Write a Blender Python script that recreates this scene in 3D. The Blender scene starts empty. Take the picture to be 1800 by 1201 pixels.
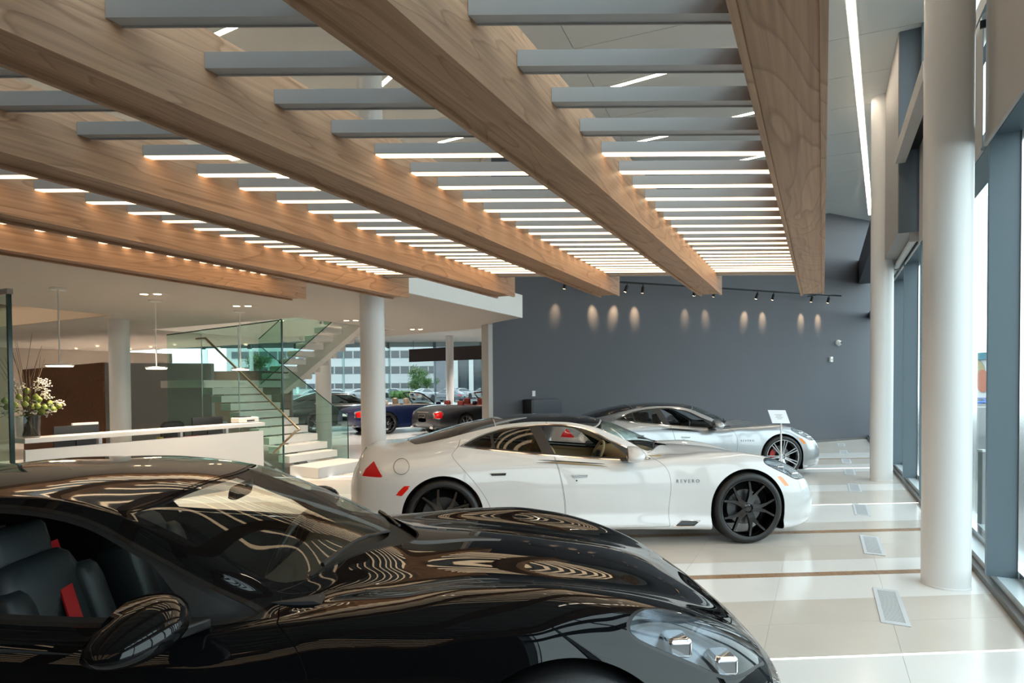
import bpy, math, random
import numpy as np
from mathutils import Matrix, Vector
random.seed(7)
rng = np.random.RandomState(7)
SC = bpy.context.scene
COL = SC.collection
R = math.radians

# ------------------------------------------------------------------ camera
F_PX, CAM_H = 1050.0, 1.66
PITCH, ROLL = R(-1.1), R(0.4)
PP = (900.0, 698.98)
cam_d = bpy.data.cameras.new('camera'); cam = bpy.data.objects.new('camera', cam_d); COL.objects.link(cam)
cam_d.sensor_fit = 'HORIZONTAL'; cam_d.sensor_width = 36.0; cam_d.lens = 36.0 * F_PX / 1800.0
cam_d.shift_x = (900.0 - PP[0]) / 1800.0; cam_d.shift_y = (PP[1] - 600.5) / 1800.0
cam_d.clip_start = 0.05; cam_d.clip_end = 600
FW = np.array([0, math.cos(PITCH), math.sin(PITCH)]); RT = np.array([1.0, 0, 0]); UP = np.cross(RT, FW)
_c, _s = math.cos(ROLL), math.sin(ROLL)
RT, UP = _c * RT - _s * UP, _s * RT + _c * UP
cam.matrix_world = Matrix(((RT[0], UP[0], -FW[0], 0), (RT[1], UP[1], -FW[1], 0), (RT[2], UP[2], -FW[2], CAM_H), (0, 0, 0, 1)))
SC.camera = cam

# ------------------------------------------------------------------ light and exposure
SC.view_settings.view_transform = 'Standard'; SC.view_settings.look = 'None'
SC.view_settings.exposure = 0.78; SC.view_settings.gamma = 1.0; SC.view_settings.use_curve_mapping = False
SC.cycles.max_bounces = 10; SC.cycles.diffuse_bounces = 4; SC.cycles.glossy_bounces = 5
SC.cycles.transparent_max_bounces = 16; SC.cycles.transmission_bounces = 4
SC.cycles.caustics_reflective = False; SC.cycles.caustics_refractive = False
SC.cycles.sample_clamp_indirect = 6.0
SKY = 2.7            # bright overcast sky
LED = 2.3            # radiance of the LED diffusers under the slats
LINE = 12.0           # ceiling line lights
world = bpy.data.worlds.new('world'); SC.world = world; world.use_nodes = True
_nt = world.node_tree; _nt.nodes.clear()
_o = _nt.nodes.new('ShaderNodeOutputWorld'); _b = _nt.nodes.new('ShaderNodeBackground')
_tc = _nt.nodes.new('ShaderNodeTexCoord'); _sp = _nt.nodes.new('ShaderNodeSeparateXYZ'); _rp = _nt.nodes.new('ShaderNodeValToRGB')
_nz = _nt.nodes.new('ShaderNodeTexNoise'); _nz.inputs['Scale'].default_value = 2.2; _nz.inputs['Detail'].default_value = 5
_mx = _nt.nodes.new('ShaderNodeMixRGB'); _mx.blend_type = 'MULTIPLY'; _mx.inputs[0].default_value = 0.22
_rp.color_ramp.elements[0].position = 0.0; _rp.color_ramp.elements[0].color = (0.88, 0.95, 1.0, 1)
_rp.color_ramp.elements[1].position = 0.7; _rp.color_ramp.elements[1].color = (0.82, 0.91, 1.0, 1)
_nt.links.new(_tc.outputs['Generated'], _sp.inputs[0]); _nt.links.new(_sp.outputs['Z'], _rp.inputs[0])
_nt.links.new(_tc.outputs['Generated'], _nz.inputs['Vector'])
_nt.links.new(_rp.outputs[0], _mx.inputs[1]); _nt.links.new(_nz.outputs['Fac'], _mx.inputs[2])
_nt.links.new(_mx.outputs[0], _b.inputs[0]); _b.inputs[1].default_value = SKY
_nt.links.new(_b.outputs[0], _o.inputs[0])

# ------------------------------------------------------------------ frames
BD = np.array([0.4617, 0.887]); ND = np.array([0.887, -0.4617])      # building axes: along the window wall, and across towards the windows
def W(v, u, z=0.0):
    return np.array([ND[0] * v + BD[0] * u, ND[1] * v + BD[1] * u, z])
def vu(p): return (p[0] * ND[0] + p[1] * ND[1], p[0] * BD[0] + p[1] * BD[1])
BROT = math.atan2(ND[1], ND[0])
def ray(px, py): return FW + RT * (px - PP[0]) / F_PX - UP * (py - PP[1]) / F_PX
EYE = np.array([0, 0, CAM_H])
def atY(px, py, y): d = ray(px, py); return d / d[1] * y + EYE
def atZ(px, py, z): d = ray(px, py); return d * ((z - CAM_H) / d[2]) + EYE
def atV(px, py, v): d = ray(px, py); return d * (v / (d[0] * ND[0] + d[1] * ND[1])) + EYE
def atU(px, py, u): d = ray(px, py); return d * (u / (d[0] * BD[0] + d[1] * BD[1])) + EYE

# ------------------------------------------------------------------ object helpers
TM = {}
def tag(o, label=None, cat=None, group=None, kind=None):
    if label: o['label'] = label
    if cat: o['category'] = cat
    if group: o['group'] = group
    if kind: o['kind'] = kind
    return o
def thing(name, label, cat, loc=(0, 0, 0), rotz=0.0, group=None, kind=None):
    o = bpy.data.objects.new(name, None); COL.objects.link(o)
    o.empty_display_size = 0.1
    o.location = [float(c) for c in loc]; o.rotation_euler = (0, 0, rotz)
    TM[o] = Matrix.Translation(Vector([float(c) for c in loc])) @ Matrix.Rotation(rotz, 4, 'Z')
    return tag(o, label, cat, group, kind)
def mesh_obj(name, V, F, mats, parent=None, local=False, smooth=False, normals=None, mi=None):
    V = np.asarray(V, dtype=float).reshape(-1, 3)
    M = TM.get(parent)
    if M is not None and not local:
        inv = np.array(M.inverted()); V = V @ inv[:3, :3].T + inv[:3, 3]
    me = bpy.data.meshes.new(name); me.from_pydata(V.tolist(), [], [list(map(int, f)) for f in F])
    for m in (mats if isinstance(mats, (list, tuple)) else [mats]): me.materials.append(m)
    if mi is not None: me.polygons.foreach_set('material_index', mi)
    if smooth: me.polygons.foreach_set('use_smooth', [True] * len(me.polygons))
    me.update()
    if normals is not None: me.normals_split_custom_set_from_vertices(np.asarray(normals).tolist())
    o = bpy.data.objects.new(name, me); COL.objects.link(o)
    if parent is not None: o.parent = parent; TM[o] = TM.get(parent)
    return o
def dup(o, parent=None, loc=None, rotz=None):
    c = o.copy(); COL.objects.link(c)
    if parent is not None: c.parent = parent
    if loc is not None: c.location = [float(q) for q in loc]
    if rotz is not None: c.rotation_euler = (0, 0, rotz)
    for ch in o.children: dup(ch, c)
    return c

BOXF = [(0, 3, 2, 1), (4, 5, 6, 7), (0, 1, 5, 4), (1, 2, 6, 5), (2, 3, 7, 6), (3, 0, 4, 7)]
class MB:
    """collects shapes and links them as one mesh object"""
    def __init__(self, frame=None): self.V = []; self.F = []; self.fr = frame
    def pt(self, p):
        if self.fr == 'B': return W(p[0], p[1], p[2])
        if self.fr is not None: return self.fr(p)
        return np.array(p, float)
    def raw(self, V, F):
        n = len(self.V); self.V += [self.pt(p) for p in V]; self.F += [tuple(i + n for i in f) for f in F]; return self
    def box(self, x0, x1, y0, y1, z0, z1):
        return self.raw([(x0, y0, z0), (x1, y0, z0), (x1, y1, z0), (x0, y1, z0), (x0, y0, z1), (x1, y0, z1), (x1, y1, z1), (x0, y1, z1)], BOXF)
    def hexa(self, P): return self.raw(P, BOXF)
    def cbox(self, x0, x1, y0, y1, z0, z1, c):
        """box with chamfered vertical and horizontal edges"""
        V = []; 
        for z, k in ((z0, c), (z0 + c, 0), (z1 - c, 0), (z1, c)):
            a, b, d, e = x0 + k, x1 - k, y0 + k, y1 - k
            V += [(a + c, d, z), (b - c, d, z), (b, d + c, z), (b, e - c, z), (b - c, e, z), (a + c, e, z), (a, e - c, z), (a, d + c, z)]
        F = [tuple(range(7, -1, -1)), tuple(range(24, 32))]
        for l in range(3):
            for i in range(8): j = (i + 1) % 8; F.append((l * 8 + i, l * 8 + j, l * 8 + 8 + j, l * 8 + 8 + i))
        return self.raw(V, F)
    def prism(self, poly, z0, z1):
        n = len(poly); V = [(p[0], p[1], z0) for p in poly] + [(p[0], p[1], z1) for p in poly]
        F = [tuple(range(n - 1, -1, -1)), tuple(range(n, 2 * n))] + [(i, (i + 1) % n, n + (i + 1) % n, n + i) for i in range(n)]
        return self.raw(V, F)
    def plate(self, P, t):
        """thick plate from a planar 3D polygon P, extruded by vector t"""
        n = len(P); P = [np.array(p, float) for p in P]; t = np.array(t, float)
        F = [tuple(range(n - 1, -1, -1)), tuple(range(n, 2 * n))] + [(i, (i + 1) % n, n + (i + 1) % n, n + i) for i in range(n)]
        return self.raw(P + [p + t for p in P], F)
    def tube(self, path, r, n=8, cap=True):
        path = [np.array(p, float) for p in path]; V = []; F = []; k = len(path)
        prev = None
        for i, p in enumerate(path):
            d = path[min(i + 1, k - 1)] - path[max(i - 1, 0)]; d = d / (np.linalg.norm(d) + 1e-9)
            if prev is None:
                a = np.array([0, 0, 1.0]) if abs(d[2]) < .9 else np.array([1.0, 0, 0])
            else: a = prev
            a = a - d * (a @ d); a /= np.linalg.norm(a) + 1e-9; prev = a
            b = np.cross(d, a); rr = r[i] if isinstance(r, (list, tuple, np.ndarray)) else r
            V += [p + rr * (math.cos(2 * math.pi * j / n) * a + math.sin(2 * math.pi * j / n) * b) for j in range(n)]
        for i in range(k - 1):
            for j in range(n): q = (j + 1) % n; F.append((i * n + j, i * n + q, (i + 1) * n + q, (i + 1) * n + j))
        if cap: F += [tuple(range(n - 1, -1, -1)), tuple(range((k - 1) * n, k * n))]
        return self.raw(V, F)
    def lathe(self, prof, c=(0, 0, 0), n=24, axis='z', closed=False):
        """prof: list of (radius, height) along the axis"""
        V = []; F = []; k = len(prof)
        for r, h in prof:
            for j in range(n):
                a = 2 * math.pi * j / n; x, y = r * math.cos(a), r * math.sin(a)
                q = (x, y, h) if axis == 'z' else ((x, h, y) if axis == 'y' else (h, x, y))
                V.append((q[0] + c[0], q[1] + c[1], q[2] + c[2]))
        m = k if closed else k - 1
        for i in range(m):
            i2 = (i + 1) % k
            for j in range(n):
                q = (j + 1) % n; f = (i * n + j, i * n + q, i2 * n + q, i2 * n + j)
                F.append(f if axis != 'y' else f[::-1])
        if not closed:
            if prof[0][0] > 1e-5: F.append(tuple(range(n - 1, -1, -1)) if axis != 'y' else tuple(range(n)))
            if prof[-1][0] > 1e-5: F.append(tuple(range((k - 1) * n, k * n)) if axis != 'y' else tuple(range(k * n - 1, (k - 1) * n - 1, -1)))
        return self.raw(V, F)
    def blob(self, c, r, n=8, m=6, jit=0.0):
        V = []; F = []; c = np.array(c, float); r = np.array(r if hasattr(r, '__len__') else (r, r, r), float)
        for i in range(m + 1):
            t = math.pi * i / m
            for j in range(n):
                a = 2 * math.pi * j / n; k = 1 + jit * (rng.rand() - .5)
                V.append(c + k * r * np.array([math.sin(t) * math.cos(a), math.sin(t) * math.sin(a), math.cos(t)]))
        for i in range(m):
            for j in range(n): q = (j + 1) % n; F.append((i * n + j, (i + 1) * n + j, (i + 1) * n + q, i * n + q))
        return self.raw(V, F)
    def build(self, name, mat, parent=None, smooth=False, kind=None, local=False, bevel=0, label=None, auto=None):
        o = mesh_obj(name, self.V, self.F, mat, parent, local, smooth)
        if auto is not None: 
            o.data.polygons.foreach_set('use_smooth', [True] * len(o.data.polygons)); o.data.set_sharp_from_angle(angle=R(auto))
        if bevel:
            b = o.modifiers.new('bevel', 'BEVEL'); b.width = bevel; b.segments = 2; b.limit_method = 'ANGLE'
        if kind: o['kind'] = kind
        if label: o['label'] = label
        return o

# ------------------------------------------------------------------ materials
MATS = {}
def pm(name, col, rough=0.5, metal=0.0, coat=0.0, spec=0.5, noise=0.0, nscale=8.0, bump=0.0, bscale=60.0, coatr=0.03):
    m = bpy.data.materials.new(name); m.use_nodes = True; nt = m.node_tree; b = nt.nodes['Principled BSDF']
    b.inputs['Base Color'].default_value = (*col, 1); b.inputs['Roughness'].default_value = rough; b.inputs['Metallic'].default_value = metal
    b.inputs['Coat Weight'].default_value = coat; b.inputs['Coat Roughness'].default_value = coatr; b.inputs['Specular IOR Level'].default_value = spec
    if noise or bump:
        tc = nt.nodes.new('ShaderNodeTexCoord')
    if noise:
        n = nt.nodes.new('ShaderNodeTexNoise'); n.inputs['Scale'].default_value = nscale; n.inputs['Detail'].default_value = 5
        mp = nt.nodes.new('ShaderNodeMapRange'); mp.inputs['To Min'].default_value = 1 - noise; mp.inputs['To Max'].default_value = 1 + noise
        mx = nt.nodes.new('ShaderNodeMixRGB'); mx.blend_type = 'MULTIPLY'; mx.inputs[0].default_value = 1; mx.inputs[1].default_value = (*col, 1)
        nt.links.new(tc.outputs['Object'], n.inputs['Vector']); nt.links.new(n.outputs['Fac'], mp.inputs['Value'])
        nt.links.new(mp.outputs[0], mx.inputs[2]); nt.links.new(mx.outputs[0], b.inputs['Base Color'])
    if bump:
        n2 = nt.nodes.new('ShaderNodeTexNoise'); n2.inputs['Scale'].default_value = bscale; n2.inputs['Detail'].default_value = 3
        bp = nt.nodes.new('ShaderNodeBump'); bp.inputs['Strength'].default_value = bump; bp.inputs['Distance'].default_value = 0.01
        nt.links.new(tc.outputs['Object'], n2.inputs['Vector']); nt.links.new(n2.outputs['Fac'], bp.inputs['Height']); nt.links.new(bp.outputs[0], b.inputs['Normal'])
    MATS[name] = m; return m
def em(name, col, s):
    m = bpy.data.materials.new(name); m.use_nodes = True; b = m.node_tree.nodes['Principled BSDF']
    b.inputs['Base Color'].default_value = (.8, .8, .8, 1); b.inputs['Emission Color'].default_value = (*col, 1); b.inputs['Emission Strength'].default_value = s
    MATS[name] = m; return m
def glass(name, tint, refl=1.0, rough=0.0, ior=1.5, body=0.0, bodycol=(1, 1, 1)):
    """thin sheet: tinted see-through with Fresnel reflection"""
    m = bpy.data.materials.new(name); m.use_nodes = True; nt = m.node_tree; nt.nodes.clear()
    o = nt.nodes.new('ShaderNodeOutputMaterial'); t = nt.nodes.new('ShaderNodeBsdfTransparent'); g = nt.nodes.new('ShaderNodeBsdfGlossy')
    t.inputs[0].default_value = (*tint, 1); g.inputs['Roughness'].default_value = rough; g.inputs[0].default_value = (1, 1, 1, 1)
    f = nt.nodes.new('ShaderNodeFresnel'); ge = nt.nodes.new('ShaderNodeNewGeometry'); mr = nt.nodes.new('ShaderNodeMapRange')
    mr.inputs['To Min'].default_value = ior; mr.inputs['To Max'].default_value = 1.0 / ior      # same reflectance from both faces
    nt.links.new(ge.outputs['Backfacing'], mr.inputs['Value']); nt.links.new(mr.outputs[0], f.inputs['IOR'])
    mu = nt.nodes.new('ShaderNodeMath'); mu.operation = 'MULTIPLY'; mu.inputs[1].default_value = refl
    mx = nt.nodes.new('ShaderNodeMixShader'); nt.links.new(f.outputs[0], mu.inputs[0]); nt.links.new(mu.outputs[0], mx.inputs[0])
    nt.links.new(t.outputs[0], mx.inputs[1]); nt.links.new(g.outputs[0], mx.inputs[2])
    nt.links.new(mx.outputs[0], o.inputs[0]); MATS[name] = m; return m
def wood(name, c1, c2, c3, scale=1.0, rough=0.45, gloss=0.25):
    """long grain along the object's local y axis"""
    m = bpy.data.materials.new(name); m.use_nodes = True; nt = m.node_tree; b = nt.nodes['Principled BSDF']; L = nt.links
    tc = nt.nodes.new('ShaderNodeTexCoord'); mp = nt.nodes.new('ShaderNodeMapping'); mp.inputs['Scale'].default_value = (2.6 * scale, .42 * scale, 2.6 * scale)
    oi = nt.nodes.new('ShaderNodeObjectInfo'); ad = nt.nodes.new('ShaderNodeVectorMath'); ad.operation = 'ADD'
    sc = nt.nodes.new('ShaderNodeMath'); sc.operation = 'MULTIPLY'; sc.inputs[1].default_value = 37.0
    L.new(oi.outputs['Random'], sc.inputs[0]); L.new(tc.outputs['Object'], ad.inputs[0]); L.new(sc.outputs[0], ad.inputs[1]); L.new(ad.outputs[0], mp.inputs[0])
    n1 = nt.nodes.new('ShaderNodeTexNoise'); n1.inputs['Scale'].default_value = 1.0; n1.inputs['Detail'].default_value = 2.5; n1.inputs['Distortion'].default_value = .55
    L.new(mp.outputs[0], n1.inputs['Vector'])
    m1 = nt.nodes.new('ShaderNodeMath'); m1.operation = 'MULTIPLY'; m1.inputs[1].default_value = 17.0; L.new(n1.outputs['Fac'], m1.inputs[0])
    m2 = nt.nodes.new('ShaderNodeMath'); m2.operation = 'FRACT'; L.new(m1.outputs[0], m2.inputs[0])
    r1 = nt.nodes.new('ShaderNodeValToRGB'); e = r1.color_ramp.elements; e[0].position = 0; e[0].color = (*c1, 1); e[1].position = 1; e[1].color = (*c1, 1)
    q = e.new(.80); q.color = (*c2, 1); q = e.new(.93); q.color = (*c3, 1); L.new(m2.outputs[0], r1.inputs[0])
    mp2 = nt.nodes.new('ShaderNodeMapping'); mp2.inputs['Scale'].default_value = (70 * scale, 1.6 * scale, 70 * scale); L.new(ad.outputs[0], mp2.inputs[0])
    n2 = nt.nodes.new('ShaderNodeTexNoise'); n2.inputs['Scale'].default_value = 1.0; n2.inputs['Detail'].default_value = 3; L.new(mp2.outputs[0], n2.inputs['Vector'])
    rr = nt.nodes.new('ShaderNodeMapRange'); rr.inputs['From Min'].default_value = .3; rr.inputs['From Max'].default_value = .7; rr.inputs['To Min'].default_value = .80; rr.inputs['To Max'].default_value = 1.12
    L.new(n2.outputs['Fac'], rr.inputs['Value'])
    mx = nt.nodes.new('ShaderNodeMixRGB'); mx.blend_type = 'MULTIPLY'; mx.inputs[0].default_value = 1; L.new(r1.outputs[0], mx.inputs[1]); L.new(rr.outputs[0], mx.inputs[2])
    L.new(mx.outputs[0], b.inputs['Base Color']); b.inputs['Roughness'].default_value = rough; b.inputs['Specular IOR Level'].default_value = gloss
    MATS[name] = m; return m

M_white = pm('white_paint', (.80, .79, .77), .45)
M_column = pm('column_paint', (.80, .79, .78), .35, bump=.02, bscale=30)
M_ceil = pm('ceiling_paint', (.80, .81, .79), .8)
M_soffit = pm('soffit_paint', (.62, .58, .55), .75)
M_fascia = pm('fascia_paint', (.80, .80, .79), .6)
M_beige = pm('beige_fascia', (.60, .46, .34), .6)
M_darkwall = pm('dark_wall_paint', (.085, .090, .105), .62, noise=.06, nscale=1.2, spec=.35)
M_greywall = pm('grey_wall_paint', (.30, .31, .31), .6)
M_jamb = pm('jamb_paint', (.42, .41, .40), .5)
M_slat = pm('slat_paint', (.52, .505, .50), .45)
M_led = em('led_diffuser', (1.0, .72, .43), LED)
M_line = em('line_light', (1.0, .85, .66), LINE)
M_floorled = em('floor_line', (1.0, .97, .92), 1.6)
M_lampglow = em('lamp_glow', (1.0, .72, .42), 9.0)
M_spotglow = em('spot_glow', (1.0, .66, .34), 14.0)
M_wood = wood('oak_veneer', (.53, .32, .198), (.485, .285, .17), (.375, .21, .12))
M_brownwood = wood('walnut_panel', (.24, .10, .045), (.21, .088, .04), (.16, .065, .032), .6, .4, .4)
M_floorwood = wood('wood_inlay', (.36, .22, .12), (.30, .17, .09), (.22, .12, .06), 2.0, .35, .4)
M_tilew = pm('tile_white', (.78, .765, .745), .16, noise=.03, nscale=3, spec=.45)
M_tileb = pm('tile_beige', (.62, .565, .505), .18, noise=.07, nscale=2.2, spec=.45)
M_grout = pm('grout', (.50, .455, .40), .5)
M_ventf = pm('vent_paint', (.60, .63, .66), .4)
M_ventb = pm('vent_bar_paint', (.55, .575, .60), .4)
M_steel = pm('blue_grey_steel', (.125, .17, .20), .4)
M_ledge = pm('ledge_paint', (.52, .60, .64), .3)
M_kerb = pm('rubber_kerb', (.12, .115, .11), .5)
M_blind = pm('blind_fabric', (.47, .45, .43), .85, bump=.1, bscale=400)
M_roller = pm('roller_tube', (.75, .75, .73), .4)
M_black = pm('black_satin', (.012, .012, .013), .35)
M_blackmatte = pm('black_matte', (.01, .01, .01), .7)
M_chrome = pm('chrome', (.82, .82, .82), .12, metal=1)
M_brass = pm('satin_brass', (.36, .30, .20), .3, metal=1)
M_steelbr = pm('brushed_steel', (.55, .57, .58), .35, metal=1)
M_glass = glass('clear_glass', (.93, .97, .96), .9)
M_sglass = glass('stair_glass', (.80, .93, .885), 1.0)
M_sedge = pm('glass_edge', (.02, .06, .055), .15)
M_fglass = glass('facade_glass', (.91, .965, .95), .4)
M_hglass = glass('hall_facade_glass', (.74, .80, .79), .8)
M_carpet = pm('grey_carpet', (.2, .2, .2), .9)
M_plastic = pm('black_plastic', (.015, .015, .016), .45)
M_screen = pm('monitor_back', (.014, .015, .017), .4)
M_paper = pm('paper_white', (.8, .81, .84), .6)
M_leaf = pm('leaf', (.05, .13, .03), .5, noise=.3)
M_stem = pm('stem', (.10, .07, .04), .7)
M_petalw = pm('petal_white', (.52, .51, .44), .6, noise=.15, nscale=30)
M_petalg = pm('petal_green', (.30, .36, .075), .6, noise=.2, nscale=30)
M_asphalt = pm('asphalt', (.085, .09, .088), .85, noise=.12, nscale=3, bump=.3, bscale=120)
M_bwhite = pm('building_white', (.58, .60, .60), .7)
M_bgrey = pm('building_grey', (.2, .205, .23), .7)
M_bglass = pm('building_glass', (.05, .065, .075), .1, spec=.8)
M_concrete = pm('concrete', (.24, .24, .235), .8, noise=.05)
M_foliage = pm('foliage', (.065, .14, .03), .6, noise=.35, nscale=2)
M_bark = pm('bark', (.09, .06, .04), .8)
M_signband = pm('sign_band', (.035, .02, .018), .35)
M_teal = pm('teal_paint', (.05, .17, .21), .5)
M_orange = pm('orange_paint', (.42, .14, .08), .5)
M_yellow = pm('ochre_paint', (.34, .28, .14), .5)
M_bluep = pm('blue_paint', (.03, .10, .42), .3, coat=1)
M_blueletter = pm('blue_letter', (.05, .16, .45), .5)
# ================================================================== setting
CEIL = 6.50; SOF = 2.94; SLABT = 3.34
def struct(name, mb, mat, **k):
    return mb.build(name, mat, kind='structure', **k)
# ---- floor: base slab, with tiles laid in skewed strips
FK = 0.065                                    # strips run almost across the view
def fl(v, c):
    """plan point on the strip line Y = c + FK*X, at building v"""
    # X = ND0*v+BD0*u ; Y = ND1*v+BD1*u
    u = (c + FK * ND[0] * v - ND[1] * v) / (BD[1] - FK * BD[0])
    return (v, u)
floor_o = struct('floor', MB().prism([tuple(W(1.62, -7.2)[:2]), tuple(W(1.62, 21.2)[:2]), (12.3, 29.6), (-24, 29.6), (-24, 17), tuple(W(-24, -7.2)[:2])], -.25, -.0018), M_grout)
rows = [(-1.6, -1.1, 'w'), (-1.1, -.6, 'w'), (-.6, -.1, 'b'), (-.1, .45, 'b'), (.45, .95, 'w'), (.95, 1.45, 'w'), (1.45, 1.95, 'b'), (1.95, 2.45, 'w'), (2.45, 2.95, 'w'), (2.95, 3.462, 'w'),
        (3.462, 3.480, 'led'), (3.480, 3.972, 'b'), (3.972, 4.418, 'b'), (4.418, 4.960, 'w'), (4.960, 5.066, 'wood'), (5.066, 5.414, 'w'), (5.414, 5.894, 'b'), (5.894, 6.392, 'b'),
        (6.392, 6.518, 'wood'), (6.518, 6.895, 'b'), (6.895, 7.885, 'w'), (7.885, 7.909, 'led'), (7.909, 8.882, 'b'), (8.882, 9.435, 'w'), (9.435, 10.845, 'b'), (10.845, 11.26, 'w'),
        (11.26, 11.31, 'led'), (11.31, 11.84, 'w'), (11.84, 12.69, 'b'), (12.69, 12.81, 'wood'), (12.81, 13.8, 'w'), (13.8, 17.5, 'b')]
lm = {'w': M_tilew, 'b': M_tileb, 'wood': M_floorwood, 'led': M_floorled}
nm = {'w': 'floor_tile', 'b': 'floor_tile', 'wood': 'wood_inlay', 'led': 'light_line'}
VR = 1.20
for c0, c1, k in rows:
    pitch = .757 if k in 'wb' else (.9 if k == 'wood' else 9.0)
    g = .0011 if k in 'wb' else 0.0006
    near = c0 > 2.9 and c1 < 14.1
    vlist = []
    v = VR; vmin = (-4.6 if near else -8.6)
    off = .253
    j = 0
    while v > vmin:
        nv = (.435 - .757 * j if pitch == .757 else v - pitch)
        if pitch == .757 and j == 0: nv = .435
        nv = max(nv, vmin)
        vlist.append((nv, v)); v = nv; j += 1
    if not near: vlist = [(vmin, VR)]
    for a, b in vlist:
        if b - a < .02: continue
        P = [fl(a + g, c0 + g), fl(b - g, c0 + g), fl(b - g, c1 - g), fl(a + g, c1 - g)]
        top = 0.0 if k != 'led' else .0015
        MB('B').prism(P, -.009, top).build(nm[k], lm[k] if c1 > 1.2 else M_carpet, parent=floor_o)
    # the same strips go on to the left, behind and beside the cars
    P = [fl(-23.5, c0 + g), fl(vmin - .002, c0 + g), fl(vmin - .002, c1 - g), fl(-23.5, c1 - g)]
    MB('B').prism(P, -.009, 0.0 if k != 'led' else .0015).build(nm[k], lm[k] if c1 > 1.2 else M_carpet, parent=floor_o)
# hall floor beyond the last strip
MB().prism([(-24, 17.5 + FK * -24), (8, 17.5 + FK * 8), (12, 29.5), (-24, 29.5)], -.0095, -.0005).build('floor_tile', M_tilew, parent=floor_o)

# ---- main ceiling with recessed joints and line lights
ROOFP = [tuple(W(1.5, -7.2)[:2]), tuple(W(1.5, 21.2)[:2]), (12.3, 29.55), (-24, 29.55), (-24, 17), tuple(W(-24, -7.2)[:2])]
ceil_o = struct('ceiling', MB().prism(ROOFP, CEIL + .03, CEIL + .3), M_ceil)
cdir = math.radians(-22.0); cd = np.array([math.cos(cdir), math.sin(cdir)]); cn = np.array([-cd[1], cd[0]])
def cpanel(i, j):
    a0, a1, b0, b1 = i * 2.4 + .006, (i + 1) * 2.4 - .006, j * 1.2 + .006, (j + 1) * 1.2 - .006
    return [tuple(cd * a + cn * b) for a, b in ((a0, b0), (a1, b0), (a1, b1), (a0, b1))]
for i in range(-9, 7):
    for j in range(-4, 16):
        P = cpanel(i, j); q = [vu(p) for p in P]
        if max(p[0] for p in q) < -6.5 or max(p[0] for p in q) > 1.9 or max(p[1] for p in q) > 20 or min(p[1] for p in q) < -5: continue
        q = [(min(max(a, -23), 1.5), b) for a, b in q]
        MB('B').prism(q, CEIL, CEIL + .031).build('ceiling_panel', M_ceil, parent=ceil_o)
# right-hand margin of the ceiling is covered by the panels too; fill the rest beyond them
MB('B').prism([(-23.9, -7), (-6.4, -7), (-6.4, 21), (-9, 24), (-23.9, 24)], CEIL + .005, CEIL + .03).build('ceiling_panel', M_ceil, parent=ceil_o)

for v0, v1, u0, u1 in ((-16, -12, 1.5, 1.8), (-16, -12, 4.2, 4.5), (-20, -16.5, 2.5, 2.8), (-12.5, -8.8, 8.3, 8.6), (-12.5, -8.8, 9.8, 10.1)):
    MB('B').box(v0, v1, u0, u1, CEIL - .02, CEIL + .0045).build('fill_panel', M_line, parent=ceil_o)  # unseen glowing panels added to brighten the floor opening and the stairs
# ---- dark back wall
WL = np.array([-.40, 12.35]); WR = np.array([10.95, 18.08]); wd = (WR - WL) / np.linalg.norm(WR - WL); wn = np.array([-wd[1], wd[0]])
def wallp(s, d=0.0): return WL + wd * s - wn * d          # s along the wall from its left end, d out into the room
wall_len = np.linalg.norm(WR - WL)
a, b = wallp(0), wallp(wall_len)
struct('wall_back', MB().prism([tuple(a), tuple(b), tuple(b + wn * .3), tuple(a + wn * .3)], -.01, CEIL + .03), M_darkwall)
struct('trim_1', MB().prism([tuple(wallp(-.10, .02)), tuple(wallp(-.002, .02)), tuple(wallp(-.002) + wn * .32), tuple(wallp(-.10) + wn * .32)], 0, CEIL), M_jamb)
struct('baseboard_back', MB().prism([tuple(wallp(0.02, .012)), tuple(wallp(wall_len - .05, .012)), tuple(wallp(wall_len - .05, -.01)), tuple(wallp(.02, -.01))], 0, .06), M_kerb)
# the wall turns to close the showroom off from the hall behind it
struct('wall_hall', MB().prism([tuple(b + wn * .3), tuple(b + wn * .3 + np.array([.3, 0])), (12.5, 33), (12.2, 33)], 0, CEIL), M_greywall)
# ---- wall behind the camera and far left
struct('wall_front', MB('B').box(-24, 1.6, -7.4, -7.1, 0, CEIL), pm('rear_wall_paint', (.13, .13, .135), .6))
struct('wall_left', MB('B').box(-24.2, -23.9, -7.2, 12.4, 0, CEIL), M_greywall)
struct('wall_side', MB().box(-24.3, -24.1, 10, 29.5, 0, CEIL), M_greywall)

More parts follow.
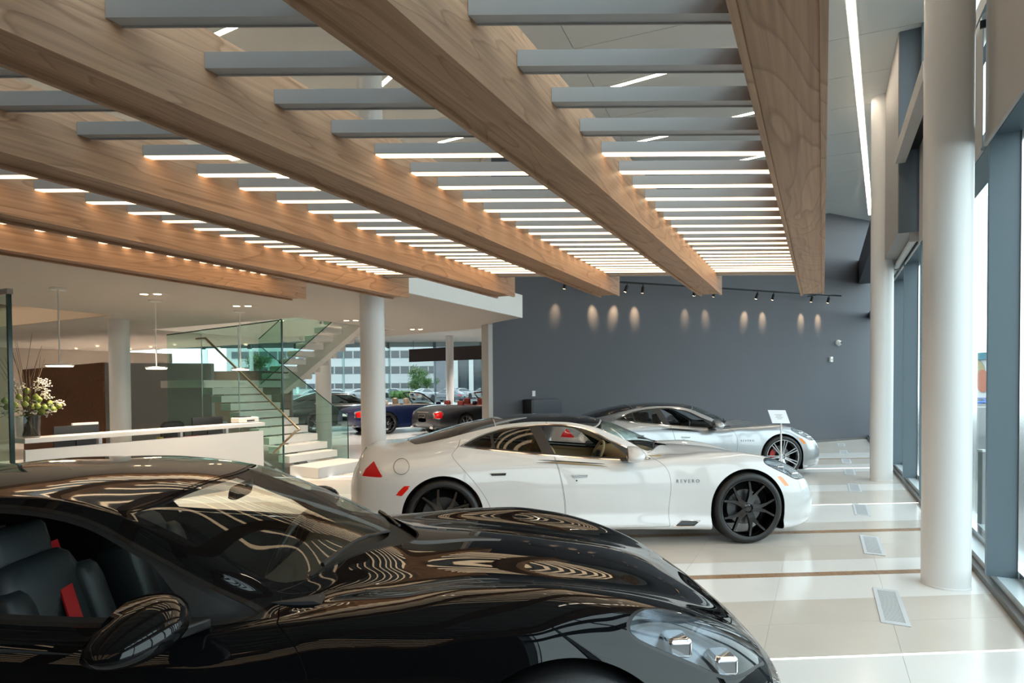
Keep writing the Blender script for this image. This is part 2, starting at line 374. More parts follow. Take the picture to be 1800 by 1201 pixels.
# ---- window wall on the right, along the building axis
KV, MV0, MV1, GV = 1.20, 1.17, 1.37, 1.40
struct('baseboard_right', MB('B').box(KV - .02, KV + .035, -7, 20.9, 0, .055), M_kerb)
struct('trim_2', MB('B').box(KV + .035, 1.62, -7, 20.9, -.01, .11), M_ledge)
struct('trim_3', MB('B').box(GV - .03, GV + .05, -7, 20.9, .11, .17), M_chrome)
mull_u = [6.02 - 1.88 * 6 + 1.88 * k for k in range(0, 15)]
struct('wall_right', MB('B').box(GV - .05, GV + .15, -7.2, -1.55, .0, CEIL), M_darkwall)
for k in range(len(mull_u) - 1):
    u0, u1 = mull_u[k], mull_u[k + 1]
    if u1 < -1: continue
    w = struct('window_%d' % (k + 1), MB('B').box(GV, GV + .012, u0 + .03, u1 - .03, .17, CEIL), M_fglass)
    MB('B').box(MV0, MV1, u0 - .03, u0 + .03, .11, CEIL).build('mullion', M_steel, parent=w)
    MB('B').box(GV - .035, GV + .045, u0 - .045, u0 + .045, .11, CEIL).build('mullion_cap', M_chrome, parent=w)
    MB('B').box(MV0 + .04, MV1 + .06, u0 + .031, u1 - .031, 3.62, 3.78).build('transom', M_steel, parent=w)
    MB('B').box(MV0 + .04, MV1 + .06, u0 + .031, u1 - .031, 4.86, 5.0).build('transom', M_steel, parent=w)
# bulkhead around the second column, upper pelmet
BU = 9.88
struct('trim_4', MB('B').box(.915, 1.36, BU, 12.3, 3.74, CEIL), pm('bulkhead_paint', (.40, .385, .37), .6))
struct('trim_5', MB('B').box(.925, 1.36, BU - .02, BU - .002, 3.74, CEIL), pm('bulkhead_end_paint', (.10, .125, .15), .5))
struct('trim_6', MB('B').box(.88, 1.0, 7.3, BU - .02, 4.70, 4.90), M_blind)
struct('trim_7', MB('B').box(1.0, 1.36, 7.3, BU - .02, 4.86, 4.92), M_black)
struct('trim_8', MB('B').box(.93, 1.36, 12.3, 20.6, 4.62, 5.3), pm('bulkhead_dark', (.06, .06, .07), .6))

# ---- upper floor slab on the left (soffit over the reception) with its edge
struct('trim_9', MB('B').box(-10.95, -5.02, -7.1, 7.9, SOF, SLABT), M_soffit)
struct('trim_10', MB('B').box(-23.9, -10.95, 6.05, 7.9, SOF, SLABT), M_soffit)
struct('trim_11', MB('B').prism([(-8.55, 7.9), (-5.02, 7.9), (-5.02, 10.03), (-5.95, 10.58), (-6.46, 11.36), (-9.9, 12.0), (-23.9, 12.0), (-23.9, 10.75), (-8.55, 10.75)], SOF, SLABT), M_soffit)
struct('trim_12', MB('B').box(-23.9, -12.9, 7.9, 10.75, SOF, SLABT), M_soffit)
struct('trim_13', MB('B').box(-5.035, -4.995, -7.0, 10.045, SOF - .004, SLABT + .02), M_fascia)
struct('trim_14', MB('B').box(-23.8, -10.97, 6.01, 6.05, SOF, SLABT + .02), M_beige)
struct('trim_15', MB('B').box(-23.8, -10.97, 5.96, 6.05, SLABT + .02, SLABT + .22), M_brownwood)
# hall ceiling beyond, a little higher
struct('trim_16', MB().prism([(-24, 15.0), (-4.0, 15.9), (-.4, 12.95), (12.2, 19.5), (12.3, 33), (-24, 33)], 3.85, 4.1), M_ceil)
struct('trim_17', MB().prism([tuple(W(-6.46, 11.36)[:2]), tuple(W(-9.9, 12.0)[:2]), tuple((W(-9.9, 12.0) + np.array([.03, .06, 0]))[:2]), tuple((W(-6.46, 11.36) + np.array([.03, .06, 0]))[:2])], SLABT - .02, 3.87), M_soffit)

# ---- columns
def column(name, c, r, z1, label):
    t = thing(name, label, 'column', (c[0], c[1], 0), group='round white columns')
    prof = [(r + .004, 0), (r + .004, .012), (r, .016)] + [(r, z1 * k / 8) for k in range(1, 9)]
    MB().lathe(prof, (c[0], c[1], 0), 40).build('shaft', M_column, t, smooth=False, auto=40)
    return t
RCOL = .170
c1 = W(.90, 5.98); column('column', c1, RCOL, CEIL, 'thick white round column nearest the camera beside the large windows')
c2 = W(.89, 11.98); column('column', c2, RCOL, CEIL, 'white round column further back along the windows, half under the bulkhead')
p = atY(656, 700, 8.40); column('column', p, RCOL, CEIL, 'white round column just left of the white car tail')
p = atY(211, 680, 11.1); column('column', p, RCOL, SOF, 'white round column behind the reception desk')
p = atY(791, 680, 25.8); column('column', p, RCOL, 3.85, 'slim white column in the rear hall behind the convertibles')
p = atY(569, 700, 15.2); column('column', p, RCOL + .02, 3.85, 'white column seen through the glass behind the staircase')

# ---- facade of the rear hall
FY = 29.5
for k, x in enumerate([-24 + 2.25 * i for i in range(16)]):
    w = struct('window_%d' % (30 + k), MB().box(x + .01, x + 2.24, FY, FY + .015, .35, 3.85), M_hglass)
    MB().box(x - .012, x + .012, FY - .45, FY - .02, .35, 3.80).build('glass_fin', M_sglass, parent=w)
    MB().box(x - .07, x + .07, FY - .5, FY - .30, 3.55, 3.80).build('bracket', M_steel, parent=w)
    MB().box(x - .006, x + .006, FY - .015, FY - .001, .35, 3.8).build('silicone_joint', M_sedge, parent=w)
struct('wall_rear', MB().box(-24, 12.3, FY - .06, FY + .12, -.01, .35), M_concrete)
struct('trim_18', MB().box(-24, 12.3, FY - .06, FY + .12, 3.85, CEIL), M_white)

# ---- reception back walls
a, b = atY(181, 700, 14.7), atY(40, 700, 16.6)
struct('wall_wood', MB().plate([(a[0], a[1], 0), (b[0], b[1], 0), (b[0], b[1], 2.21), (a[0], a[1], 2.31)], (.05, .12, 0)), M_brownwood)
a, b = atY(183, 700, 14.75), atY(372, 700, 14.75)
struct('wall_grey', MB().plate([(a[0], a[1], 0), (b[0], b[1], 0), (b[0], b[1], 2.27), (a[0], a[1], 2.30)], (0, .15, 0)), M_greywall)
a, b = atY(366, 700, 19.2), atY(512, 700, 19.0)
struct('wall_low', MB().plate([(a[0], a[1], 0), (b[0], b[1], 0), (b[0], b[1], 2.20), (a[0], a[1], 2.20)], (0, .15, 0)), pm('low_wall_dark', (.09, .075, .065), .5))
a, b = atY(-10, 700, 18.0), atY(300, 700, 22.0)
struct('wall_office', MB().plate([(a[0], a[1], 0), (b[0], b[1], 0), (b[0], b[1], SOF), (a[0], a[1], SOF)], (0, .15, 0)), pm('office_wall', (.5, .45, .40), .6))

# ================================================================== canopy
t = thing('slatted_canopy', 'timber canopy of six oak beams carrying rows of grey metal slats with lit undersides', 'canopy', (0, 0, 2.6), BROT)
BZ, BT, SZ0, SZ1 = 2.615, 2.928, 2.785, 2.842
BV = [.011, -.957, -1.932, -2.929, -3.954, -4.955]
BU1 = [7.212, 6.696, 6.218, 5.709, 5.208, 4.717]
BWD = .228
M_endboard = pm('end_board_paint', (.40, .36, .33), .6)
for v, u1 in zip(BV, BU1):
    m = MB('B'); lip, th = .016, .022
    m.box(v - BWD + th, v - th, -6.0, u1, BZ + lip, BT - .002)
    m.box(v - BWD, v - BWD + th - .0006, -6.0, u1 + .004, BZ, BT)
    m.box(v - th + .0006, v, -6.0, u1 + .004, BZ, BT)
    m.build('beam', M_wood, t)
ys = [31.6, 120, 182, 233, 272, 304, 328.5, 351, 369.6, 384.6, 398.6, 410, 421, 429.4, 437.6, 445, 451, 456.6, 461.4, 466, 470.6, 474.4, 478]
rowY = [(SZ0 - CAM_H) * F_PX / (676.7 - y) for y in ys]
lit0 = rowY[4] - .01
yy = rowY[0]
extra = []
for k in range(17):
    yy -= .30; extra.append(yy)
ENDY = 6.07
def onbeam(v, Y): return (Y - ND[1] * v) / BD[1]
SW = .047
for Y in extra[::-1] + rowY:
    lit = Y >= lit0 or Y < -.4
    for k in range(5):
        v0, v1 = BV[k + 1] + .001, BV[k] - BWD - .001
        if onbeam(v0, Y) < -5.8: continue
        P = [(v0, onbeam(v0, Y)), (v1, onbeam(v1, Y)), (v1, onbeam(v1, Y + SW)), (v0, onbeam(v0, Y + SW))]
        s = MB('B').prism(P, SZ0 + (.006 if lit else 0), SZ1).build('slat', M_slat, t)
        if lit:
            i = .005
            Q = [(v0 + .002, onbeam(v0, Y + i)), (v1 - .002, onbeam(v1, Y + i)), (v1 - .002, onbeam(v1, Y + SW - i)), (v0 + .002, onbeam(v0, Y + SW - i))]
            MB('B').prism(Q, SZ0, SZ0 + .0055).build('light_strip', M_led, s)
        elif Y > 1:
            e = .003
            Q = [(v0 + .002, onbeam(v0, Y + SW - .004)), (v1 - .002, onbeam(v1, Y + SW - .004)), (v1 - .002, onbeam(v1, Y + SW)), (v0 + .002, onbeam(v0, Y + SW))]
            MB('B').prism(Q, SZ0 - .006, SZ0 - .0003).build('channel_lip', M_slat, s)
for k in range(5):
    v0, v1 = BV[k + 1] + .001, BV[k] - BWD - .001
    P = [(v0, onbeam(v0, ENDY)), (v1, onbeam(v1, ENDY)), (v1, onbeam(v1, ENDY + .06)), (v0, onbeam(v0, ENDY + .06))]
    MB('B').prism(P, SZ0 - .012, SZ1 + .02).build('end_board', M_endboard, t)
for k, v in enumerate(BV):                                        # hanger rods up to the ceiling
    for u in (-3.0,):
        MB('B').tube([(v - BWD / 2, u, BT - .01), (v - BWD / 2, u, CEIL + .02)], .005, 6).build('hanger_rod', M_steelbr, t)

# ---- line lights in the ceiling
strips = [((1060, 158), (1142, 135)), ((1265, 212), (1320, 199)), ((770, 251), (810, 241)), ((1105, 253), (1150, 243)), ((375, 63), (406, 49)),
          ((1268, 96), (1292, 88)), ((1282, 286), (1316, 279)), ((1020, 1), (1080, -18)), ((668, 151), (676, 144))]
for k, (p, q) in enumerate(strips):
    a, b = atZ(p[0], p[1], CEIL - .002), atZ(q[0], q[1], CEIL - .002)
    d = (b - a)[:2]; L = max(np.linalg.norm(d), 1.2); d = d / np.linalg.norm(d); n = np.array([-d[1], d[0]])
    tt = thing('line_light', ['slim warm line light in the ceiling over the first slats from the right beam', 'short warm line light showing beside the right beam, third gap down', 'warm line light seen in the fourth gap left of the middle beam', 'warm line light seen in the fourth gap of the right bay', 'warm line light at the top left seen above the second beam',
               'warm line light showing beside the right beam, second gap down', 'warm line light glimpsed through lit slats of the right bay', 'warm line light cut by the top edge of the picture', 'warm line light beside the white column seen through the slats'][k], 'light', (a[0], a[1], CEIL), group='line lights in the high ceiling')
    e = a[:2] + d * L
    MB().prism([tuple(a[:2] - n * .05), tuple(e - n * .05), tuple(e + n * .05), tuple(a[:2] + n * .05)], CEIL - .006, CEIL - .0005).build('frame', M_ceil, tt)
    MB().prism([tuple(a[:2] - n * .036 + d * .02), tuple(e - n * .036 - d * .02), tuple(e + n * .036 - d * .02), tuple(a[:2] + n * .036 + d * .02)], CEIL - .010, CEIL - .0062).build('diffuser', M_line, tt)
a, b = atZ(1530, 377, CEIL), atZ(1495, 0, CEIL); d = (b - a)[:2]; d /= np.linalg.norm(d); n = np.array([-d[1], d[0]]); e = b[:2] + d * 5
tt = thing('line_light', 'long warm line light running along the ceiling above the windows', 'light', (a[0], a[1], CEIL))
MB().prism([tuple(a[:2] - n * .06), tuple(e - n * .06), tuple(e + n * .06), tuple(a[:2] + n * .06)], CEIL - .008, CEIL - .0005).build('frame', M_ceil, tt)
MB().prism([tuple(a[:2] - n * .042), tuple(e - n * .042), tuple(e + n * .042), tuple(a[:2] + n * .042)], CEIL - .014, CEIL - .0085).build('diffuser', M_line, tt)
# ================================================================== cars: one smooth surface, trimmed into panels
def pchip(xk, yk, x):
    xk = np.asarray(xk, float); yk = np.asarray(yk, float); h = np.diff(xk); d = np.diff(yk) / h
    m = np.zeros_like(yk); n = len(xk)
    for i in range(1, n - 1):
        if d[i - 1] * d[i] > 0:
            w1, w2 = 2 * h[i] + h[i - 1], h[i] + 2 * h[i - 1]; m[i] = (w1 + w2) / (w1 / d[i - 1] + w2 / d[i])
    m[0], m[-1] = d[0], d[-1]
    i = np.clip(np.searchsorted(xk, x) - 1, 0, n - 2); t = (x - xk[i]) / h[i]
    return (2 * t**3 - 3 * t**2 + 1) * yk[i] + (t**3 - 2 * t**2 + t) * h[i] * m[i] + (-2 * t**3 + 3 * t**2) * yk[i + 1] + (t**3 - t**2) * h[i] * m[i + 1]
def hermite(xk, yk, x):
    xk = np.asarray(xk, float); yk = np.asarray(yk, float); h = np.diff(xk); d = np.diff(yk) / h; n = len(xk)
    m = np.zeros_like(yk); m[1:-1] = (d[:-1] * h[1:] + d[1:] * h[:-1]) / (h[1:] + h[:-1]); m[0], m[-1] = d[0], d[-1]
    i = np.clip(np.searchsorted(xk, x) - 1, 0, n - 2); t = (x - xk[i]) / h[i]
    return (2 * t**3 - 3 * t**2 + 1) * yk[i] + (t**3 - 2 * t**2 + t) * h[i] * m[i] + (-2 * t**3 + 3 * t**2) * yk[i + 1] + (t**3 - t**2) * h[i] * m[i + 1]
class Surf:
    """half body surface y>=0 over (x station, v across); trimmed by fields"""
    def __init__(self, st, xs, per=8, smooth=1):
        st = sorted(st, key=lambda s: s[0]); xk = [s[0] for s in st]; P = np.array([s[1] for s in st], float); self.np_ = P.shape[1]
        C = np.zeros((len(xs), P.shape[1], 2))
        for i in range(P.shape[1]):
            for c in range(2): C[:, i, c] = pchip(xk, P[:, i, c], xs)
        vs = np.linspace(0, P.shape[1] - 1, (P.shape[1] - 1) * per + 1)
        i0 = np.clip(vs.astype(int), 0, P.shape[1] - 2); t = (vs - i0)[None, :, None]
        p1, p2 = C[:, i0], C[:, i0 + 1]; p0 = C[:, np.maximum(i0 - 1, 0)].copy(); p3 = C[:, np.minimum(i0 + 2, P.shape[1] - 1)]
        k = i0 == 0; p0[:, k, 0] = -C[:, 1, 0][:, None]; p0[:, k, 1] = C[:, 1, 1][:, None]      # mirror over the centre line
        ten = .5; m1 = ten * (p2 - p0); m2 = ten * (p3 - p1)
        S = (2 * t**3 - 3 * t**2 + 1) * p1 + (t**3 - 2 * t**2 + t) * m1 + (-2 * t**3 + 3 * t**2) * p2 + (t**3 - t**2) * m2
        nx, nv = len(xs), len(vs)
        G = np.zeros((nx, nv, 3)); G[:, :, 0] = xs[:, None]; G[:, :, 1:] = S; G[:, 0, 1] = 0; G[:, :, 1] = np.maximum(G[:, :, 1], 0)
        for _ in range(smooth):                                    # light fairing along the length
            G[1:-1, :, 1:] = .25 * G[:-2, :, 1:] + .5 * G[1:-1, :, 1:] + .25 * G[2:, :, 1:]
        self.G, self.xs, self.vs, self.C = G, xs, vs, C
        idx = np.arange(nx * nv).reshape(nx, nv); a, b, c, d = idx[:-1, :-1].ravel(), idx[1:, :-1].ravel(), idx[1:, 1:].ravel(), idx[:-1, 1:].ravel()
        T = np.concatenate([np.stack([a, d, c], 1), np.stack([a, c, b], 1)])
        V = G.reshape(-1, 3); A = np.stack([np.repeat(xs, nv), np.tile(vs, nx)], 1)
        fn = np.cross(V[T[:, 1]] - V[T[:, 0]], V[T[:, 2]] - V[T[:, 0]]); N = np.zeros_like(V)
        for q in range(3): np.add.at(N, T[:, q], fn)
        N[np.tile(np.arange(nv) == 0, nx), 1] = 0
        N /= np.linalg.norm(N, axis=1)[:, None] + 1e-12
        if (N[:, 1] * (V[:, 1] > .5)).sum() < 0: N = -N; T = T[:, ::-1]
        ar = np.linalg.norm(fn, axis=1); T = T[ar > 1e-10]
        self.M = (V, N, A, T)
    def at(self, x, v):
        i = np.searchsorted(self.xs, x); i = min(max(i, 1), len(self.xs) - 1); w = (x - self.xs[i - 1]) / (self.xs[i] - self.xs[i - 1])
        j = min(int(v / self.vs[1]), len(self.vs) - 2); q = v / self.vs[1] - j
        g = self.G; return ((1 - w) * (1 - q) * g[i - 1, j] + w * (1 - q) * g[i, j] + (1 - w) * q * g[i - 1, j + 1] + w * q * g[i, j + 1])
    def side(self, x, z, vmin=4.0):
        """y of the flank at height z"""
        i = min(np.searchsorted(self.xs, x), len(self.xs) - 1); j0 = int(vmin / self.vs[1]); zz = self.G[i, j0:, 2]; yy = self.G[i, j0:, 1]
        j = int(np.argmin(np.abs(zz - z))); return yy[j]
def cut(M, g):
    """split triangles along g=0 -> (g<0 part, g>0 part)"""
    V, N, A, T = M
    if len(T) == 0: return M, M
    g = np.where(np.abs(g) < 1e-7, 1e-7, g); s = g[T] < 0; k = s.sum(1)
    Ti, To = T[k == 3], T[k == 0]; X = T[(k > 0) & (k < 3)]
    nV, nN, nA = [], [], []; ed = {}; base = len(V); ti, to = [], []
    def mid(a, b):
        key = (a, b) if a < b else (b, a)
        if key not in ed:
            a, b = key; w = g[a] / (g[a] - g[b]); ed[key] = base + len(nV)
            nV.append(V[a] + w * (V[b] - V[a])); n = N[a] + w * (N[b] - N[a]); nN.append(n / (np.linalg.norm(n) + 1e-12)); nA.append(A[a] + w * (A[b] - A[a]))
        return ed[key]
    for tri in X.tolist():
        inn = [g[v] < 0 for v in tri]
        odd = inn.index(True) if sum(inn) == 1 else inn.index(False)
        a, b, c = tri[odd], tri[(odd + 1) % 3], tri[(odd + 2) % 3]; p, q = mid(a, b), mid(a, c)
        (ti if inn[odd] else to).append((a, p, q)); (to if inn[odd] else ti).extend([(p, b, c), (p, c, q)])
    if nV: V, N, A = np.concatenate([V, nV]), np.concatenate([N, nN]), np.concatenate([A, nA])
    f = lambda t0, t1: np.concatenate([t0, np.array(t1, int).reshape(-1, 3)]) if t1 else t0
    return (V, N, A, f(Ti, ti)), (V, N, A, f(To, to))
def sdpoly(x, y, P):
    P = np.asarray(P, float); d = np.full(len(x), 1e9); ins = np.zeros(len(x), bool); n = len(P)
    for i in range(n):
        a, b = P[i], P[(i + 1) % n]; e = b - a; wx, wy = x - a[0], y - a[1]; t = np.clip((wx * e[0] + wy * e[1]) / (e @ e + 1e-12), 0, 1)
        d = np.minimum(d, np.hypot(wx - t * e[0], wy - t * e[1]))
        c = ((a[1] <= y) != (b[1] <= y)); xi = a[0] + (y - a[1]) / (b[1] - a[1] + (1e-12 if b[1] == a[1] else 0)) * e[0]; ins ^= c & (x < xi)
    return np.where(ins, -d, d)
def sdline(x, y, P):
    P = np.asarray(P, float); d = np.full(len(x), 1e9)
    for a, b in zip(P[:-1], P[1:]):
        e = b - a; wx, wy = x - a[0], y - a[1]; t = np.clip((wx * e[0] + wy * e[1]) / (e @ e + 1e-12), 0, 1); d = np.minimum(d, np.hypot(wx - t * e[0], wy - t * e[1]))
    return d
def spline2(P, n=6, closed=False):
    P = np.asarray(P, float); out = []; k = len(P)
    for i in range(k if closed else k - 1):
        p0, p1, p2, p3 = (P[(i - 1) % k] if closed or i else P[0], P[i], P[(i + 1) % k], P[(i + 2) % k] if closed or i + 2 < k else P[-1])
        for t in np.linspace(0, 1, n, endpoint=False): out.append(.5 * (2 * p1 + (p2 - p0) * t + (2 * p0 - 5 * p1 + 4 * p2 - p3) * t * t + (3 * p1 - p0 - 3 * p2 + p3) * t**3))
    if not closed: out.append(P[-1])
    return np.array(out)
def compact(M, off=0.0, flip=False):
    V, N, A, T = M; u, inv = np.unique(T.ravel(), return_inverse=True); T = inv.reshape(-1, 3)
    v, n = V[u] + N[u] * off, N[u]
    if flip: T = T[:, ::-1]; n = -n
    return v, n, T
def mirror(v, n, T): s = np.array([1, -1, 1]); return v * s, n * s, T[:, ::-1]
def part(name, M, mat, parent, side='both', off=0.0, flip=False, label=None):
    """side: both (one object), R (right, y<0) or L"""
    v, n, T = compact(M, off, flip)
    if len(T) == 0: return None
    if side == 'R': v, n, T = mirror(v, n, T)
    if side == 'both':
        v2, n2, T2 = mirror(v, n, T); T = np.concatenate([T, T2 + len(v)]); v = np.concatenate([v, v2]); n = np.concatenate([n, n2])
    o = mesh_obj(name, v, T, mat, parent, local=True, smooth=True, normals=n)
    if label: o['label'] = label
    return o

# ---- the sporty four-door: sections given as (half width, height) from the centre line down to the underside
ST = [
 (2.60, [(0,.42),(.06,.42),(.12,.42),(.18,.415),(.22,.41),(.25,.40),(.26,.38),(.25,.36),(.22,.33),(.15,.31),(0,.30)]),
 (2.57, [(0,.53),(.12,.53),(.23,.52),(.32,.505),(.39,.49),(.44,.46),(.465,.42),(.465,.35),(.44,.27),(.36,.21),(0,.18)]),
 (2.50, [(0,.61),(.16,.61),(.30,.60),(.42,.585),(.52,.56),(.60,.51),(.64,.44),(.645,.34),(.62,.23),(.52,.16),(0,.14)]),
 (2.38, [(0,.70),(.18,.70),(.36,.692),(.50,.685),(.62,.668),(.715,.605),(.758,.49),(.765,.36),(.74,.22),(.64,.135),(0,.125)]),
 (2.20, [(0,.775),(.2,.773),(.4,.762),(.53,.766),(.66,.772),(.785,.715),(.85,.58),(.87,.40),(.845,.22),(.74,.125),(0,.12)]),
 (2.00, [(0,.835),(.2,.828),(.4,.806),(.53,.82),(.66,.848),(.80,.81),(.89,.67),(.925,.47),(.91,.24),(.82,.12),(0,.12)]),
 (1.75, [(0,.885),(.2,.876),(.4,.848),(.53,.863),(.67,.908),(.80,.885),(.91,.77),(.955,.57),(.95,.28),(.87,.125),(0,.125)]),
 (1.50, [(0,.925),(.2,.914),(.4,.882),(.53,.891),(.67,.938),(.80,.918),(.905,.82),(.955,.62),(.955,.30),(.88,.13),(0,.13)]),
 (1.25, [(0,.948),(.2,.938),(.4,.908),(.53,.906),(.67,.938),(.80,.913),(.895,.82),(.935,.62),(.935,.32),(.88,.14),(0,.14)]),
 (1.00, [(0,.962),(.2,.955),(.4,.928),(.56,.905),(.69,.916),(.81,.893),(.885,.79),(.915,.60),(.91,.34),(.87,.15),(0,.14)]),
 (0.90, [(0,.994),(.22,.984),(.42,.943),(.565,.910),(.70,.910),(.815,.886),(.882,.785),(.91,.60),(.905,.34),(.869,.152),(0,.14)]),
 (0.80, [(0,1.035),(.25,1.018),(.46,.957),(.59,.914),(.71,.904),(.82,.880),(.88,.78),(.905,.60),(.90,.34),(.868,.155),(0,.14)]),
 (0.62, [(0,1.115),(.33,1.087),(.61,.955),(.69,.908),(.765,.886),(.825,.868),(.885,.775),(.91,.60),(.90,.35),(.868,.16),(0,.14)]),
 (0.40, [(0,1.207),(.33,1.187),(.64,1.058),(.712,.994),(.805,.874),(.845,.852),(.90,.76),(.92,.60),(.905,.36),(.87,.17),(0,.14)]),
 (0.20, [(0,1.278),(.33,1.260),(.60,1.150),(.672,1.086),(.825,.878),(.86,.852),(.905,.765),(.925,.60),(.908,.36),(.872,.175),(0,.14)]),
 (0.00, [(0,1.316),(.32,1.299),(.575,1.226),(.635,1.182),(.835,.895),(.868,.866),(.91,.775),(.93,.605),(.91,.365),(.874,.18),(0,.14)]),
 (-.30, [(0,1.337),(.32,1.322),(.545,1.272),(.603,1.240),(.838,.920),(.872,.888),(.913,.79),(.934,.61),(.913,.37),(.875,.18),(0,.14)]),
 (-.60, [(0,1.337),(.31,1.322),(.535,1.278),(.595,1.246),(.832,.948),(.870,.912),(.915,.805),(.936,.62),(.915,.37),(.875,.18),(0,.14)]),
 (-.90, [(0,1.312),(.30,1.299),(.53,1.256),(.595,1.222),(.812,.978),(.858,.938),(.915,.825),(.938,.63),(.918,.37),(.877,.18),(0,.14)]),
 (-1.2, [(0,1.265),(.29,1.252),(.53,1.200),(.615,1.148),(.782,1.015),(.845,.962),(.92,.848),(.955,.65),(.94,.37),(.88,.17),(0,.14)]),
 (-1.4, [(0,1.220),(.28,1.208),(.53,1.150),(.645,1.092),(.760,1.045),(.84,.975),(.93,.862),(.972,.66),(.958,.37),(.89,.16),(0,.14)]),
 (-1.6, [(0,1.165),(.27,1.155),(.525,1.102),(.66,1.052),(.765,1.010),(.85,.960),(.94,.85),(.98,.66),(.968,.37),(.90,.15),(0,.14)]),
 (-1.9, [(0,1.085),(.26,1.078),(.50,1.045),(.64,1.010),(.755,.978),(.85,.920),(.93,.82),(.965,.64),(.95,.37),(.88,.16),(0,.15)]),
 (-2.1, [(0,1.045),(.26,1.042),(.48,1.028),(.61,.998),(.72,.958),(.81,.895),(.885,.80),(.915,.62),(.90,.37),(.82,.18),(0,.17)]),
 (-2.3, [(0,1.035),(.25,1.033),(.45,1.018),(.57,.985),(.665,.935),(.745,.865),(.81,.77),(.835,.60),(.82,.37),(.74,.21),(0,.19)]),
 (-2.40,[(0,1.015),(.23,1.012),(.42,.99),(.53,.955),(.615,.905),(.69,.835),(.745,.74),(.765,.58),(.75,.38),(.67,.24),(0,.21)]),
 (-2.47,[(0,.90),(.21,.895),(.38,.88),(.48,.855),(.55,.82),(.615,.77),(.66,.69),(.675,.57),(.66,.40),(.59,.28),(0,.25)]),
 (-2.53,[(0,.76),(.17,.757),(.31,.75),(.39,.74),(.45,.72),(.49,.69),(.52,.64),(.53,.55),(.51,.43),(.45,.34),(0,.32)]),
 (-2.56,[(0,.62),(.1,.62),(.18,.618),(.23,.614),(.27,.608),(.29,.60),(.30,.58),(.30,.54),(.28,.49),(.24,.46),(0,.45)]),
]
ST = [(x if x <= 2.0 else 2.0 + (x - 2.0) * .92, P) for x, P in ST]
def xgrid(a, b, n, e=.16, ne=14):
    return np.unique(np.concatenate([np.linspace(a, b, n), a + e * np.linspace(0, 1, ne)**1.6, b - e * np.linspace(0, 1, ne)**1.6]))
DLO = np.concatenate([spline2([(-1.415,1.048),(-1.25,1.122),(-1.081,1.182),(-.90,1.222),(-.72,1.243),(-.497,1.256),(-.246,1.241),(-.04,1.192),(.175,1.088),(.365,1.0),(.60,.884)], 5),
                      spline2([(.60,.884),(.40,.876),(.244,.882),(-.1,.908),(-.4,.934),(-.75,.967),(-1.079,1.003),(-1.25,1.024),(-1.415,1.048)], 5)[1:-1]])
WHEELX = 1.58
CARM = {}
def car_mats(key, paint, roof, glasst, lining, seat, rim):
    CARM[key] = dict(paint=paint, roof=roof, glass=glasst, lining=lining, seat=seat, rim=rim)
M_tire = pm('tyre_rubber', (.009, .009, .010), .5, bump=.15, bscale=90)
M_rimblack = pm('rim_gloss_black', (.075, .075, .08), .16, metal=1.0, coat=.6)
M_rimsilver = pm('rim_machined', (.62, .63, .65), .22, metal=1)
M_disc = pm('brake_disc', (.13, .13, .135), .35, metal=1)
M_calred = pm('caliper_red', (.55, .015, .012), .3, coat=.6)
M_calgrey = pm('caliper_grey', (.07, .07, .075), .35)
M_red = pm('tail_lens_red', (.55, .004, .006), .08, coat=1)
M_redmark = pm('marker_red', (.75, .02, .01), .15, coat=1)
M_amber = pm('marker_amber', (.95, .24, .012), .2, coat=1)
M_lampglass = glass('lamp_cover', (.92, .95, .98), 1.0)
M_lampin = pm('lamp_housing', (.13, .145, .16), .25, metal=.85)
M_lampchrome = pm('lamp_chrome', (.9, .9, .92), .08, metal=1)
M_cgdark = glass('car_glass_tinted', (.42, .44, .40), 1.0)
M_cgclear = glass('car_glass_clear', (.72, .80, .77), 1.0)
M_cgback = glass('car_glass_roof', (.10, .11, .12), 1.1)
M_roofblack = pm('roof_gloss_black', (.012, .012, .014), .06, coat=1)
M_badge = pm('badge_steel', (.20, .20, .21), .35, metal=.7)
M_chromed = pm('dark_chrome', (.10, .095, .09), .12, metal=.9)
def y_spokes(m, y0, n=5, r0=.055, r1=.283):
    """forked spokes, wide at the hub"""
    for k in range(n):
        a = 2 * math.pi * k / n + .30
        for s in (-1, 1):
            ab = a + s * .06; ae = a + s * .305; am = a + s * .10
            def q(r, ang, w, dy): 
                return [(r * math.sin(ang - w / r), y0 + dy, r * math.cos(ang - w / r)), (r * math.sin(ang + w / r), y0 + dy, r * math.cos(ang + w / r))]
            pts = [(r0, a + s * .14, .028, .0), (.125, a + s * .125, .022, .006), (.19, a + s * .205, .012, .010), (r1, ae, .0105, .018)]
            rings = []
            for r, ang, w, dy in pts:
                A = q(r, ang, w, -dy * -1 * -1); B = q(r, ang, w, -dy * -1 * -1)
                B = [(p[0], p[1] + .035, p[2]) for p in q(r, ang, w * 1.15, -dy)]
                rings.append(A + B[::-1])
            V = [p for rg in rings for p in rg]; F = [(3, 2, 1, 0), (12, 13, 14, 15)]
            for i in range(3):
                for j in range(4): jj = (j + 1) % 4; F.append((i * 4 + j, i * 4 + jj, i * 4 + 4 + jj, i * 4 + 4 + j))
            m.raw(V, F)
